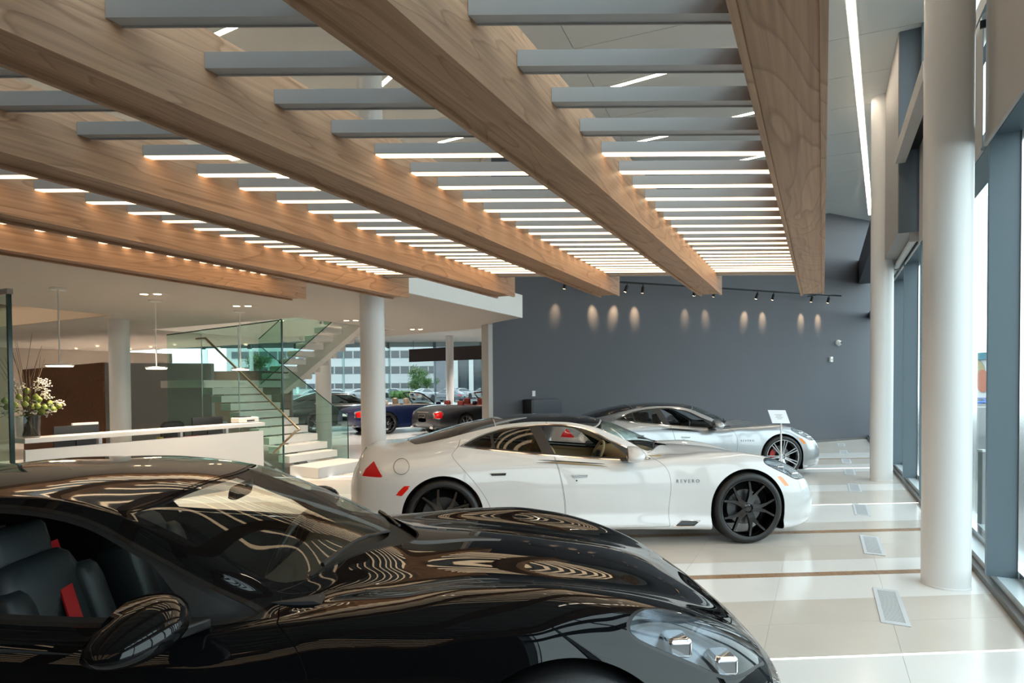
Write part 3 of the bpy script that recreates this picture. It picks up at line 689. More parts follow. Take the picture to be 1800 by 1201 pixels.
def twin_spokes(m, y0, n=7, r0=.05, r1=.283):
    for k in range(n):
        a = 2 * math.pi * k / n + .2
        for s in (-1, 1):
            V = []
            for r, ang, w, dy in ((r0, a + s * .22, .012, .0), (.14, a + s * .105, .009, .006), (r1, a + s * .088, .0085, .014)):
                for dd, ww in ((0, w), (.03, w * 1.2)):
                    pts = [(r * math.sin(ang - ww / r), y0 - dy + dd, r * math.cos(ang - ww / r)), (r * math.sin(ang + ww / r), y0 - dy + dd, r * math.cos(ang + ww / r))]
                    V += pts if dd == 0 else pts[::-1]
            F = [(3, 2, 1, 0), (8, 9, 10, 11)]
            for i in range(2):
                for j in range(4): jj = (j + 1) % 4; F.append((i * 4 + j, i * 4 + jj, i * 4 + 4 + jj, i * 4 + 4 + j))
            m.raw(V, F)
def make_wheel(parent, x, side, rimm, style, calm, yo=.965, R0=.370, rr=.297, steer=0.0, spin=0.0, width=.25):
    """side -1 = right of the car (towards y<0)"""
    def fr(p):
        q = np.array(p, float); c, s = math.cos(spin), math.sin(spin); q[0], q[2] = c * q[0] + s * q[2], -s * q[0] + c * q[2]
        if side > 0: q[1] = -q[1]
        c, s = math.cos(steer), math.sin(steer); yy = q[1] * 1.0; q[0], q[1] = c * q[0] - s * yy, s * q[0] + c * yy
        return q + np.array([x, side * (yo - 0.0), R0])
    # wheel built with outer face at y=0 looking to -y
    w = width
    m = MB(fr); m.lathe([(rr + .004, w * .8), (rr - .012, w * .75), (rr - .030, w * .5), (rr - .024, .06), (rr - .012, .018), (rr - .004, .004), (rr + .006, .004), (rr + .006, w * .8)], (0, 0, 0), 48, 'y', closed=True)
    (y_spokes if style == 'y' else twin_spokes)(m, .022 if style == 'y' else .020, r1=rr - .012)
    m.lathe([(0, .020), (.030, .020), (.036, .026), (.066, .034), (.070, .075), (0, .075)], (0, 0, 0), 20, 'y')
    rim = m.build('wheel_rim', rimm, parent, local=True, auto=35)
    t = [(rr + .002, .012), (rr + .012, .004), (rr + .035, .0), (R0 - .028, .004), (R0 - .010, .016), (R0, .045), (R0, w - .045), (R0 - .010, w - .016), (R0 - .028, w - .004), (rr + .012, w), (rr + .002, w - .012)]
    MB(fr).lathe(t, (0, 0, 0), 56, 'y', closed=True).build('tyre', M_tire, rim, local=True, auto=50)
    MB(fr).lathe([(0, .115), (.185, .115), (.185, .145), (0, .145)], (0, 0, 0), 36, 'y').build('brake_disc', M_disc, rim, local=True, auto=35)
    if style == 'y' or True:
        mm = MB(fr)
        V = []; F = []
        for i in range(7):
            a = R(-128 + 76 * i / 6) - spin
            for r, y in ((.115, .085), (.205, .085), (.205, .165), (.115, .165)): V.append((r * math.sin(a), y, r * math.cos(a)))
        for i in range(6):
            for j in range(4): jj = (j + 1) % 4; F.append((i * 4 + j, i * 4 + jj, i * 4 + 4 + jj, i * 4 + 4 + j))
        F += [(3, 2, 1, 0), (24, 25, 26, 27)]
        mm.raw(V, F); mm.build('brake_caliper', calm, rim, local=True)
        nn = MB(fr)
        for i in range(5):
            a = 2 * math.pi * i / 5 + .93; nn.lathe([(.0, .020), (.011, .020), (.011, .036), (0, .036)], (.052 * math.sin(a), 0, .052 * math.cos(a)), 8, 'y')
        nn.build('lug_nuts', M_blackmatte, rim, local=True)
    return rim
def rbox(m, c, s, rot=0.0, k=.22, n=10):
    """soft cushion: rounded box centre c, half sizes s, tilted about y by rot"""
    V = []; F = []; mm = 8; e = .38
    f = lambda a: math.copysign(abs(a)**e, a)
    for i in range(mm + 1):
        t = math.pi * i / mm
        for j in range(12):
            a = 2 * math.pi * j / 12
            p = np.array([f(math.sin(t)) * f(math.cos(a)) * s[0], f(math.sin(t)) * f(math.sin(a)) * s[1], f(math.cos(t)) * s[2]])
            c_, s_ = math.cos(rot), math.sin(rot); p = np.array([c_ * p[0] + s_ * p[2], p[1], -s_ * p[0] + c_ * p[2]])
            V.append(p + np.array(c))
    for i in range(mm):
        for j in range(12): q = (j + 1) % 12; F.append((i * 12 + j, (i + 1) * 12 + j, (i + 1) * 12 + q, i * 12 + q))
    m.raw(V, F)
def seat(parent, x, y, mat, belt=None, hm=None):
    m = MB(); rbox(m, (x + .02, y, .36), (.27, .25, .10)); rbox(m, (x + .02, y - .21, .40), (.25, .06, .10)); rbox(m, (x + .02, y + .21, .40), (.25, .06, .10))
    s = m.build('seat', mat, parent, local=True, smooth=True)
    m = MB(); rbox(m, (x - .34, y, .68), (.085, .21, .34), -.30); rbox(m, (x - .31, y - .20, .66), (.095, .065, .27), -.30); rbox(m, (x - .31, y + .20, .66), (.095, .065, .27), -.30)
    m.build('backrest', mat, s, local=True, smooth=True)
    m = MB(); rbox(m, (x - .47, y, 1.035), (.06, .15, .095), -.22); m.build('headrest', hm or mat, s, local=True, smooth=True)
    if belt:
        k = -1 if y > 0 else 1
        MB().plate([(x - .44, y + k * .13, 1.02), (x - .44, y + k * .20, 1.02), (x - .02, y - k * .16, .47), (x - .02, y - k * .23, .47)], (.006, 0, .006)).build('seat_belt', belt, s, local=True)
    return s
_parts = {}
def trim_body():
    """cut the surface once; every car shares the result"""
    S = Surf(ST, xgrid(-2.56, 2.552, 250), 9); M = S.M; P = {}
    X = lambda m: m[0][:, 0]; Y = lambda m: m[0][:, 1]; Z = lambda m: m[0][:, 2]; XS = lambda m: m[2][:, 0]; VV = lambda m: m[2][:, 1]
    for wx in (WHEELX, -WHEELX):                                         # wheel arches
        g = np.maximum(np.hypot(X(M) - wx, Z(M) - .378) - .402, .60 - Y(M)); _, M = cut(M, g)
        g = np.maximum(np.abs(X(M) - wx) - .402, np.maximum(Z(M) - .378, .60 - Y(M))); _, M = cut(M, g)
        g = np.maximum(np.abs(X(M) - wx) - .38, np.maximum(Z(M) - .30, .5 - Y(M))); _, M = cut(M, g)
    cowl = lambda m: 1.02 - .085 * VV(m)**2                                # rear edge of the hood against the glass
    cwid = lambda m: .035 + .085 * np.clip(1 - (VV(m) / 2.1)**2, 0, 1)
    def g_ws(m): return np.maximum(np.maximum(XS(m) - (cowl(m) - cwid(m)), (.20 - .045 * VV(m)**2 + .02) - XS(m)), VV(m) - 2.03)
    W_, M = cut(M, g_ws(M)); P['windshield'], _ = cut(W_, g_ws(W_) + .010)
    def g_cowl(m): return np.maximum(np.maximum(XS(m) - cowl(m), (cowl(m) - cwid(m)) - XS(m)), VV(m) - 2.04)
    P['cowl'], M = cut(M, g_cowl(M))
    def g_roof(m): return np.maximum(np.maximum(XS(m) - (.205 - .045 * VV(m)**2), -1.02 - XS(m)), VV(m) - 2.03)
    W_, M = cut(M, g_roof(M)); P['roof'], _ = cut(W_, g_roof(W_) + .004)
    def g_back(m): return np.maximum(np.maximum(XS(m) - (-1.03), (-1.98 + .03 * VV(m)**2) - XS(m)), VV(m) - (2.03 - .12 * np.clip(-1.5 - XS(m), 0, 1)))
    W_, M = cut(M, g_back(M)); P['backlight'], _ = cut(W_, g_back(W_) + .006)
    def g_dlo(m): return np.maximum(sdpoly(X(m), Z(m), DLO), 2.35 - VV(m))
    W_, M = cut(M, g_dlo(M)); W_, P['chrome'] = cut(W_, g_dlo(W_) + .011)
    W_, P['frame'] = cut(W_, g_dlo(W_) + .026)
    bp = lambda m, dx: X(m) - (-.425 + dx + (.93 - Z(m)) * .42)                # slanted pillar
    A_, B_ = cut(W_, bp(W_, 0.0))                                          # A: behind, B: front opening
    sail = (X(B_) + 1.15 * (Z(B_) - .90)) - .36
    _, q = cut(B_, sail); P['sail'] = q; P['front_open'] = _
    pil, rear = cut(A_, -bp(A_, -.125)); P['pillar'] = pil
    dv = np.abs(X(rear) - (-1.06 + (Z(rear) - 1.0) * -.10)) - .016
    P['divider'], rear = cut(rear, dv)
    P['rear_glass'], P['quarter_glass'] = cut(rear, -1.06 - X(rear))
    # lamps and markers
    hl = spline2([(1.80, 5.55), (1.86, 4.75), (2.02, 4.30), (2.22, 4.35), (2.36, 4.62), (2.31, 5.0), (2.17, 5.65), (2.02, 5.72)], 5, True)
    def g_hl(m): return sdpoly(XS(m), VV(m) * .16, hl * np.array([1, .16]))
    W_, M = cut(M, g_hl(M)); P['headlamp'], P['lamp_edge'] = cut(W_, g_hl(W_) + .012)
    tl = [(-2.27, .925), (-2.36, .84), (-2.40, .762), (-2.18, .757), (-2.16, .775)]
    W_, M = cut(M, np.maximum(sdpoly(X(M), Z(M), tl), .45 - Y(M))); P['tail_lamp'], P['tail_edge'] = cut(W_, np.maximum(sdpoly(X(W_), Z(W_), tl), .45 - Y(W_)) + .008)
    mk = [(1.905, .690), (1.965, .690), (2.055, .590), (2.0, .585)]; P['amber'], M = cut(M, np.maximum(sdpoly(X(M), Z(M), mk), .5 - Y(M)))
    mk = [(-1.885, .690), (-1.955, .690), (-2.045, .60), (-1.98, .59)]; P['redmark'], M = cut(M, np.maximum(sdpoly(X(M), Z(M), mk), .5 - Y(M)))
    vt = [(.77, .205), (.86, .262), (1.06, .255), (.99, .205)]; P['vent'], M = cut(M, np.maximum(sdpoly(X(M), Z(M), vt), .5 - Y(M)))
    # hood: shut line around it
    hood = np.concatenate([[(1.0 - .085 * v * v if False else 1.02 - .085 * v * v + .004, v) for v in np.linspace(-.2, 2.3, 9)],
                           spline2([(.80, 3.0), (1.3, 3.75), (1.8, 4.05), (2.10, 4.0), (2.26, 3.55), (2.36, 2.2), (2.40, 1.0), (2.405, -.2)], 6)])
    def g_hood(m): return sdpoly(XS(m), VV(m) * .16, hood * np.array([1, .16]))
    W_, M = cut(M, g_hood(M)); P['hood'], _ = cut(W_, g_hood(W_) + .0045)
    # doors
    d1 = np.concatenate([spline2([(-.445, .936), (-.41, .80), (-.375, .62), (-.352, .45), (-.345, .205)], 5), spline2([(.735, .205), (.738, .40), (.760, .60), (.748, .74), (.70, .83), (.615, .893)], 6), [(.45, 1.4), (-.5, 1.4)]])
    d2 = np.concatenate([spline2([(-1.08, .205), (-1.105, .42), (-1.165, .56), (-1.27, .71), (-1.39, .85), (-1.475, .945), (-1.482, .985), (-1.42, 1.052)], 6), [(-1.3, 1.4), (-.5, 1.4)], spline2([(-.450, .936), (-.415, .80), (-.380, .62), (-.357, .45), (-.350, .205)], 5)])
    for nm_, pl in (('front_door', d1), ('rear_door', d2)):
        gg = lambda m: np.maximum(np.maximum(sdpoly(X(m), Z(m), pl), .55 - Y(m)), 2.6 - VV(m))
        W_, M = cut(M, gg(M)); P[nm_], _ = cut(W_, gg(W_) + .0032)
    # fascia shut lines: front bumper and rear quarter
    fb = spline2([(2.02, .62), (2.10, .66), (2.17, .70), (2.24, .655)], 4)
    gl = sdline(X(M), Z(M), fb) - .0022; _, M = cut(M, np.maximum(gl, .5 - Y(M)))
    rb = spline2([(-1.95, .67), (-2.02, .66), (-2.10, .71), (-2.20, .84), (-2.25, .91)], 5)
    gl = sdline(X(M), Z(M), rb) - .0022; _, M = cut(M, np.maximum(gl, .5 - Y(M)))
    # grille mouth
    gr = np.maximum(np.maximum(np.hypot((Y(M) - .30) / .21, (Z(M) - .40) / .075) - 1, 2.37 - X(M)), -1e9) * .07
    P['grille'], M = cut(M, gr)
    P['body'] = M
    return S, P
def ring_tube(S, poly, mat, name, parent, r, side):
    pass
def make_car(key, label, O, yaw, style, calm, flat=False, belts=None, spin=0.0):
    global _parts
    if 'S' not in _parts: _parts['S'], _parts['P'] = trim_body()
    S, P = _parts['S'], _parts['P']; K = CARM[key]
    t = thing('car', label, 'car', (O[0], O[1], 0), yaw)
    body = part('body_shell', P['body'], K['paint'], t)
    hood = part('hood', P['hood'], K['paint'], t)
    part('roof_panel', P['roof'], K['roof'], t); part('windshield', P['windshield'], M_cgclear, t); part('rear_window', P['backlight'], M_cgback, t)
    cw = part('cowl', P['cowl'], M_blackmatte, t, off=-.03)
    part('grille', P['grille'], M_blackmatte, t, off=-.02)
    for s in 'RL':
        sg = -1 if s == 'R' else 1
        d = part('front_door', P['front_door'], K['paint'], t, s); r = part('rear_door', P['rear_door'], K['paint'], t, s)
        for dd, x, z in ((d, -.20, .742), (r, -1.03, .782)):
            y = S.side(x, z); y2 = S.side(x + .09, z)
            m = MB(); m.plate([(x - .085, sg * (y - .004), z + .014), (x + .085, sg * (y2 - .004), z + .012), (x + .075, sg * (y2 - .004), z - .016), (x - .065, sg * (y - .004), z - .016)], (0, sg * .014, 0))
            m.build('door_handle', M_chrome, dd, local=True, bevel=.003)
        if s == 'R':
            y = S.side(-.2, .70); MB().lathe([(0, 0), (.008, 0), (.008, .004), (0, .004)], (-.235, -(y + .003), .70), 10, 'y').build('lock_cap', M_blackmatte, d, local=True)
        part('window_trim', P['chrome'], M_chrome if key != 'black' else M_chromed, t, s, off=.002); part('window_frame', P['frame'], M_black, t, s)
        part('pillar_trim', P['pillar'], M_plastic, t, s); part('window_divider', P['divider'], M_black, t, s)
        part('rear_side_window', P['rear_glass'], K['glass'], t, s); part('quarter_window', P['quarter_glass'], K['glass'], t, s)
        part('mirror_sail', P['sail'], M_plastic, t, s)
        # headlamp: clear cover over a recessed housing with two projectors
        cov = part('headlight', P['headlamp'], M_lampglass, t, s); part('lamp_seal', P['lamp_edge'], M_black, cov, s, off=-.001)
        v, n, T = compact(P['headlamp']); cen = v.mean(0); v2 = cen + (v - cen) * .86 - n * .055
        Vh = np.concatenate([v, v2]); bd = {}
        for a, b, c in T.tolist():
            for e in ((a, b), (b, c), (c, a)):
                k = (min(e), max(e)); bd[k] = None if k in bd else e
        F = [tuple(q + len(v) for q in f) for f in T.tolist()] + [(e[0], e[1], e[1] + len(v), e[0] + len(v)) for e in bd.values() if e]
        if sg < 0: Vh = Vh * np.array([1, -1, 1]); F = [f[::-1] for f in F]
        mesh_obj('lamp_housing', Vh, F, M_lampin, cov, local=True)
        for x, vv_, ln in ((1.98, 5.05, .085), (2.15, 4.98, .085)):
            p = S.at(x, vv_) - np.array([0, 0, .040])
            m = MB(); 
            m.cbox(p[0] - ln / 2, p[0] + ln / 2, sg * p[1] - .05, sg * p[1] + .05, p[2] - .045, p[2] + .022, .010); m.build('projector', M_lampchrome, cov, local=True, bevel=.004)
        tl = part('tail_light', P['tail_lamp'], M_red, t, s); part('lamp_seal', P['tail_edge'], K['paint'], tl, s)
        part('side_marker', P['amber'], M_amber if key != 'black' else K['paint'], t, s, label='amber side marker' if key != 'black' else None); part('side_marker', P['redmark'], M_redmark, t, s, label='red side marker')
        part('sill_vent', P['vent'], M_black, t, s, off=-.012)
        vt = [(.77, .205), (.86, .262), (1.06, .255), (.99, .205), (.77, .205)]
        m = MB(); m.tube([(x, sg * (S.side(x, z) + .001), z) for x, z in vt], .005, 6); m.build('vent_bezel', M_chrome, t, local=True, auto=40)
        # door mirror
        m = MB(); c = np.array([.315, sg * 1.035, .955]); V = []; F = []
        nn, mm = 20, 12
        for i in range(mm + 1):
            th = math.pi * i / mm
            for j in range(nn):
                a = 2 * math.pi * j / nn
                x = math.cos(a) * math.sin(th); z = math.sin(a) * math.sin(th); y = -math.cos(th)
                xs_ = x * .125 
                if x < 0: xs_ = max(x * .17, -.052)
                zz = z * (.078 if z > 0 else .062) * (1.0 - .18 * y) 
                V.append(c + np.array([xs_ + .02 * y, sg * y * .165, zz * 1.08 - .016 * y]))
        for i in range(mm):
            for j in range(nn): q = (j + 1) % nn; f = (i * nn + j, i * nn + q, (i + 1) * nn + q, (i + 1) * nn + j); F.append(f if sg < 0 else f[::-1])
        ca, sa = math.cos(R(20) * sg), math.sin(R(20) * sg); V = [np.array([c[0] + ca * (p[0] - c[0]) - sa * (p[1] - c[1]), c[1] + sa * (p[0] - c[0]) + ca * (p[1] - c[1]), p[2]]) for p in V]
        m.raw(V, F); mir = m.build('door_mirror', K['paint'], t, local=True, auto=60)
        m = MB(); m.plate([(.25, sg * .80, .905), (.42, sg * .80, .905), (.39, sg * .93, .925), (.28, sg * .93, .925)], (0, 0, -.035)); m.build('mirror_arm', M_black, mir, local=True, bevel=.008)
        m = MB(); m.lathe([(0, -.006), (.052, -.006), (.060, .0), (.052, .004), (0, .004)], (0, 0, 0), 18, 'x'); 
        m.V = [np.array([c[0] + ca * (p[0] - .050) - sa * sg * p[1] * 1.6, c[1] + sa * (p[0] - .050) + ca * sg * p[1] * 1.6, p[2] * .85 + .957]) for p in m.V]; m.build('mirror_glass', M_chrome, mir, local=True)
        # inner wheel wells
        for wx in (WHEELX, -WHEELX):
            V = []; F = []; k = 24
            for i in range(k + 1):
                a = R(-20) + R(220) * i / k
                for y in (.52, .915): V.append((wx + .415 * math.cos(a), sg * y, .378 + .415 * math.sin(a)))
            F = [(2 * i, 2 * i + 1, 2 * i + 3, 2 * i + 2) for i in range(k)] + [tuple(range(0, 2 * k + 2, 2))]
            mesh_obj('wheel_well', V, F, M_blackmatte, t, local=True)
            make_wheel(t, wx, sg, K['rim'], style, calm, yo=.962 if wx > 0 else .975, spin=spin if wx > 0 else spin + .5)
    # inner lining just under the skin: closes shut lines and finishes the cabin
    for k in ('body', 'hood', 'front_door', 'rear_door', 'frame', 'pillar', 'divider', 'sail'):
        pass
    for s in 'RL':
        for k in ('front_door', 'rear_door'):
            part('cabin_lining', P[k], K['lining'], t, s, off=-.045, flip=True); part('shut_line_backing', P[k], M_blackmatte, t, s, off=-.012)
    part('headliner', P['roof'], K['lining'], t, off=-.035, flip=True)
    Vb = _parts['S'].M
    g = np.maximum(np.abs(Vb[2][:, 0] - .3) - 5, 3.2 - Vb[2][:, 1]); under, _ = cut(Vb, g)
    for wx in (WHEELX, -WHEELX):
        g = np.maximum(np.abs(under[0][:, 0] - wx) - .41, np.maximum(under[0][:, 2] - .80, .50 - under[0][:, 1])); _, under = cut(under, g)
    g = sdpoly(under[0][:, 0], under[0][:, 2], DLO) - .012; _, under = cut(under, np.maximum(g, 2.0 - under[2][:, 1]))
    g = g_hlx(under); _, under = cut(under, g)
    part('inner_structure', under, M_blackmatte, t, off=-.016)
    hd = cut(Vb, np.maximum(np.maximum(1.05 - Vb[2][:, 0], Vb[2][:, 1] - 4.0), Vb[2][:, 0] - 2.5))[0]; part('inner_structure', hd, M_blackmatte, t, off=-.018)
    # cabin
    m = MB(); m.box(-1.30, .80, -.70, .70, .19, .24); m.build('cabin_floor', K['lining'], t, local=True)
    m = MB(); m.box(-1.36, -1.24, -.68, .68, .24, .90); m.build('rear_bulkhead', K['lining'], t, local=True)
    m = MB(); m.box(-1.9, -1.25, -.60, .60, .90, .925); m.build('parcel_shelf', K['lining'], t, local=True)
    # dashboard
    V = []; F = []; prof = [(.98, .86), (.80, .925), (.60, .925), (.45, .885), (.40, .80), (.44, .68), (.62, .58), (.98, .55)]
    yl = np.linspace(-.70, .70, 11)
    for y in yl:
        for x, z in prof: V.append((x - .08 * (y / .7)**2, y, z + .012 * math.cos(y * 4.5)))
    n = len(prof)
    for i in range(10):
        for j in range(n - 1): F.append((i * n + j, i * n + j + 1, (i + 1) * n + j + 1, (i + 1) * n + j))
    F += [tuple(range(n)), tuple(range(11 * n - 1, 10 * n - 1, -1))]
    o = mesh_obj('dashboard', V, F, K['lining'], t, local=True); o.data.polygons.foreach_set('use_smooth', [True] * len(o.data.polygons)); o.data.set_sharp_from_angle(angle=R(50))
    m = MB(); m.cbox(-1.1, .50, -.13, .13, .24, .58, .03); m.build('centre_console', K['lining'], t, local=True)
    sw = MB(); 
    def fsw(p): 
        a = R(-66); return np.array([.28 + p[0] * math.cos(a) * 1 - p[2] * math.sin(a) * -1 * 0 + 0, 0, 0])
    ring = []
    for i in range(25):
        a = 2 * math.pi * i / 24; y, z = .185 * math.cos(a), .185 * math.sin(a); ring.append((.30 + .40 * z, .38 + y, .80 + .92 * z))
    sw.tube(ring, .017, 8, cap=False); wl = sw.build('steering_wheel', K['seat'] if key == 'white' else M_black, t, local=True, smooth=True)
    m = MB(); rbox(m, (.31, .38, .80), (.035, .085, .065), .4); m.tube([(.30, .21, .80), (.30, .55, .80)], .018, 6); m.tube([(.31, .38, .80), (.24, .38, .64)], .018, 6); m.tube([(.33, .38, .79), (.60, .38, .72)], .04, 8); m.build('steering_hub', M_plastic, wl, local=True, smooth=True)
    for y in (-.37, .37):
        seat(t, -.04, y, K['seat'], belts); seat(t, -.98, y, K['seat'], belts)
    # rear-view mirror, wipers
    m = MB(); rbox(m, (.22, 0, 1.19), (.02, .11, .03), .2); m.tube([(.23, 0, 1.20), (.27, 0, 1.235)], .008, 6); m.build('rear_view_mirror', M_plastic, t, local=True, smooth=True)
    for (xa, va, sa), (xb, vb, sb) in ((((.705, 1.75, -1)), (.90, .30, -1)), (((.80, 1.30, 1)), (.93, .35, 1))):
        a_ = S.at(xa, va) * np.array([1, sa, 1]); b_ = S.at(xb, vb) * np.array([1, sb, 1]); pth = []
        for k in range(9):
            w_ = k / 8; xx, yy = a_[0] + (b_[0] - a_[0]) * w_, a_[1] + (b_[1] - a_[1]) * w_
            i = min(np.searchsorted(S.xs, xx), len(S.xs) - 1); zz = np.interp(abs(yy), S.G[i, :40, 1], S.G[i, :40, 2]); pth.append((xx, yy, zz + .012))
        MB().tube(pth, [.010] * 3 + [.007] * 6, 6).build('wiper', M_black, t, local=True, auto=40)
    # badge lettering on both front wings, fuel flap on the right
    c = bpy.data.curves.new('letters', 'FONT'); c.body = 'REVERO'; c.size = .048; c.space_character = 1.55; c.extrude = .002; c.align_x = 'LEFT'
    tmp = bpy.data.objects.new('letters', c); COL.objects.link(tmp); bpy.context.view_layer.update()
    me = bpy.data.meshes.new_from_object(tmp); bpy.data.objects.remove(tmp)
    V = np.array([v.co[:] for v in me.vertices]); F = [tuple(p.vertices) for p in me.polygons]; bpy.data.meshes.remove(me)
    w_ = V[:, 0].max(); x0 = .815; z0 = .648
    out = []
    for p in V: 
        x = x0 + p[0] * .245 / w_; z = z0 + p[1]; out.append((x, -(S.side(x, z) + .0015 + p[2]), z))
    mesh_obj('badge_lettering', out, F, M_badge, t, local=True)
    pts = []
    for i in range(29):
        a = 2 * math.pi * i / 28; x, z = -1.985 + .078 * math.cos(a), .872 + .072 * math.sin(a); 
        pts.append((x, -(S.side(x, z, 4.6) + .0006), z))
    MB().tube(pts, .0022, 5, cap=False).build('fuel_flap_line', M_plastic, t, local=True)
    return t
def g_hlx(m):
    hl = np.array([(1.74, 6.1), (1.80, 4.5), (2.0, 4.1), (2.25, 4.1), (2.42, 4.5), (2.36, 5.3), (2.2, 6.2)])
    return sdpoly(m[2][:, 0], m[2][:, 1] * .16, hl * np.array([1, .16]))
def paint(name, col, metal=0.0, rough=.25, flake=0.0):
    m = pm(name, col, rough, metal, coat=1.0, coatr=.01, spec=0.0 if 'black' in name else .4)
    if 'black' in name: m.node_tree.nodes['Principled BSDF'].inputs['Coat IOR'].default_value = 1.42
    return m
P_black = paint('paint_black', (.0035, .0035, .004), 0, .3); P_white = paint('paint_pearl_white', (.66, .66, .665), 0.0, .35); P_silver = paint('paint_silver', (.40, .415, .43), .7, .32)
L_black = pm('leather_black', (.012, .016, .019), .5, bump=.1, bscale=200); L_tan = pm('leather_tan', (.38, .27, .15), .5, bump=.1, bscale=200); L_dark = pm('lining_dark', (.02, .021, .024), .6); L_red = pm('belt_red', (.42, .008, .012), .5)
L_grey = pm('leather_charcoal', (.05, .052, .056), .5)
car_mats('black', P_black, M_roofblack, M_cgdark, L_dark, L_black, M_rimblack)
car_mats('white', P_white, M_roofblack, M_cgdark, L_tan, L_tan, M_rimblack)
car_mats('silver', P_silver, M_roofblack, M_cgdark, L_dark, L_grey, M_rimsilver)
CARYAW = R(5.9)
make_car('black', 'glossy black low sports saloon nearest the camera, red seat belts inside', (-1.468, 2.722), R(4.0), 'y', M_calgrey, belts=L_red)
make_car('white', 'pearl white low sports saloon with black roof and black wheels', (.786, 6.965), CARYAW, 'y', M_calgrey)
make_car('silver', 'silver low sports saloon with bright wheels by the dark wall', (3.13, 11.36), R(6.2), 'twin', M_calred)
# ================================================================== fittings by the windows
bl = [('grey roller blind drawn down over the nearest window', 6.05, 4.16, CEIL - .02, False), ('grey roller blind beyond the big mullion, tube end showing at the top', 7.88, 6.09, 4.56, True),
      ('half hidden grey roller blind behind the nearest column', 9.76, 7.97, 4.84, True)]
for lab, u1, u0, top, tube in bl:
    t = thing('roller_blind', lab, 'blind', W(1.15, (u0 + u1) / 2, 3.6), BROT, group='roller blinds over the windows')
    MB('B').box(1.145, 1.149, u0 + .03, u1 - .03, 3.575, top).build('blind_fabric', M_blind, t)
    MB('B').box(1.136, 1.158, u0 + .03, u1 - .03, 3.55, 3.575).build('hem_bar', M_blind, t)
    if tube:
        MB('B').tube([W_ for W_ in ((1.19, u0 + .03, top + .06), (1.19, u1 - .03, top + .06))], .055, 16).build('roller_tube', M_roller, t, auto=40)
        MB('B').box(1.12, 1.26, u0 + .005, u0 + .025, top - .03, top + .03).build('tube_bracket', M_black, t)
for lab, u0, u1, z in (('white blind tube under the dark bulkhead', 9.95, 12.2, 3.64), ('white blind tube further along beneath the bulkhead behind the second column', 12.3, 14.4, 3.64)):
    t = thing('blind_tube', lab, 'blind', W(1.12, (u0 + u1) / 2, z), BROT)
    MB('B').tube([(1.12, u0, z + .03), (1.12, u1, z + .03)], .045, 16).build('roller_tube', M_roller, t, auto=40)
    MB('B').box(1.06, 1.18, u0 - .03, u0 - .001, z - .02, z + .10).build('tube_bracket', M_blind, t)
    MB('B').box(1.175, 1.19, u0, u1, z - .05, z - .02).build('hem_bar', M_roller, t)
# floor vents
for k, u in enumerate([5.223, 7.12, 9.06, 10.92, 12.85, 14.65, 16.55, 18.5]):
    t = thing('floor_vent', ['nearest white floor vent, beside the big column foot', 'second floor vent from the camera, just past the wood inlay', 'third floor vent from the camera, touching the bright light line', 'fourth floor vent from the camera, beside the white car nose', 'fifth floor vent from the camera, level with the second column', 'sixth floor vent from the camera, level with the silver car nose', 'second farthest floor vent, near the dark wall', 'farthest floor vent, smallest, closest to the dark wall'][k], 'vent', W(.45, u, 0), BROT, group='floor vents along the windows')
    a, b, L = .088, .060, .40
    m = MB('B'); m.box(.45 - a, .45 - b, u - L, u + L, .0005, .006); m.box(.45 + b, .45 + a, u - L, u + L, .0005, .006); m.box(.45 - b, .45 + b, u - L, u - L + .05, .0005, .006); m.box(.45 - b, .45 + b, u + L - .05, u + L, .0005, .006)
    m.build('vent_frame', M_ventf, t)
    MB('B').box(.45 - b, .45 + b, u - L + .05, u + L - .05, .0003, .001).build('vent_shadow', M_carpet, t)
    m = MB('B'); n = 26
    for i in range(n): uu = u - L + .055 + (2 * L - .11) * i / (n - 1); m.box(.45 - b + .001, .45 + b - .001, uu - .009, uu + .009, .0012, .005)
    m.build('vent_bars', M_ventb, t, kind='stuff')

# ================================================================== on the dark wall
def wl(px, py, d=0.0):
    r = ray(px, py); n = np.array([-wn[0], -wn[1]]); p0 = WL + n * d
    return r * ((n @ p0) / (n @ r[:2])) + EYE
tk0, tk1 = wl(905, 489, .35), wl(1500, 520, .35)
tz = 4.03
def wall_s(px): 
    p = wl(px, 600, .35); return (p[:2] - WL) @ wd
s0, s1 = wall_s(985), wall_s(1478)
t = thing('light_track', 'black lighting track hung along the top of the dark wall', 'track', tuple(wallp((s0 + s1) / 2, .35)) + (tz,))
q = lambda s, d, z: np.array([*wallp(s, d), z])
trk = []
for s, z in ((s0, 3.93), (s1, 4.13)): trk.append(q(s, .35, z))
MB().tube(trk, .022, 4).build('track_rail', M_black, t)
for f in (.1, .5, .9):
    p = trk[0] * (1 - f) + trk[1] * f; MB().tube([p, p + np.array([wn[0], wn[1], 0]) * .36], .012, 6).build('wall_bracket', M_black, t)
spots = [(995, -.25, 'leftmost black spotlight, mostly behind a beam end'), (1053, .35, 'black spotlight hidden behind the third beam end throwing a slanted beam'), (1103, -.6, 'black spotlight aimed down-left beside the third beam end'), (1131, .12, 'black spotlight right of the third beam end'),
         (1222, 0, 'black spotlight behind the second beam end, left of the pair'), (1256, .2, 'black spotlight just right of the second beam end, half hidden'), (1332, -.45, 'black spotlight in the gap before the right beam, left one'), (1360, -.05, 'black spotlight in the gap before the right beam, right one'), (1428, -.05, 'black spotlight under the right beam end'), (1457, .05, 'rightmost black spotlight on the track')]
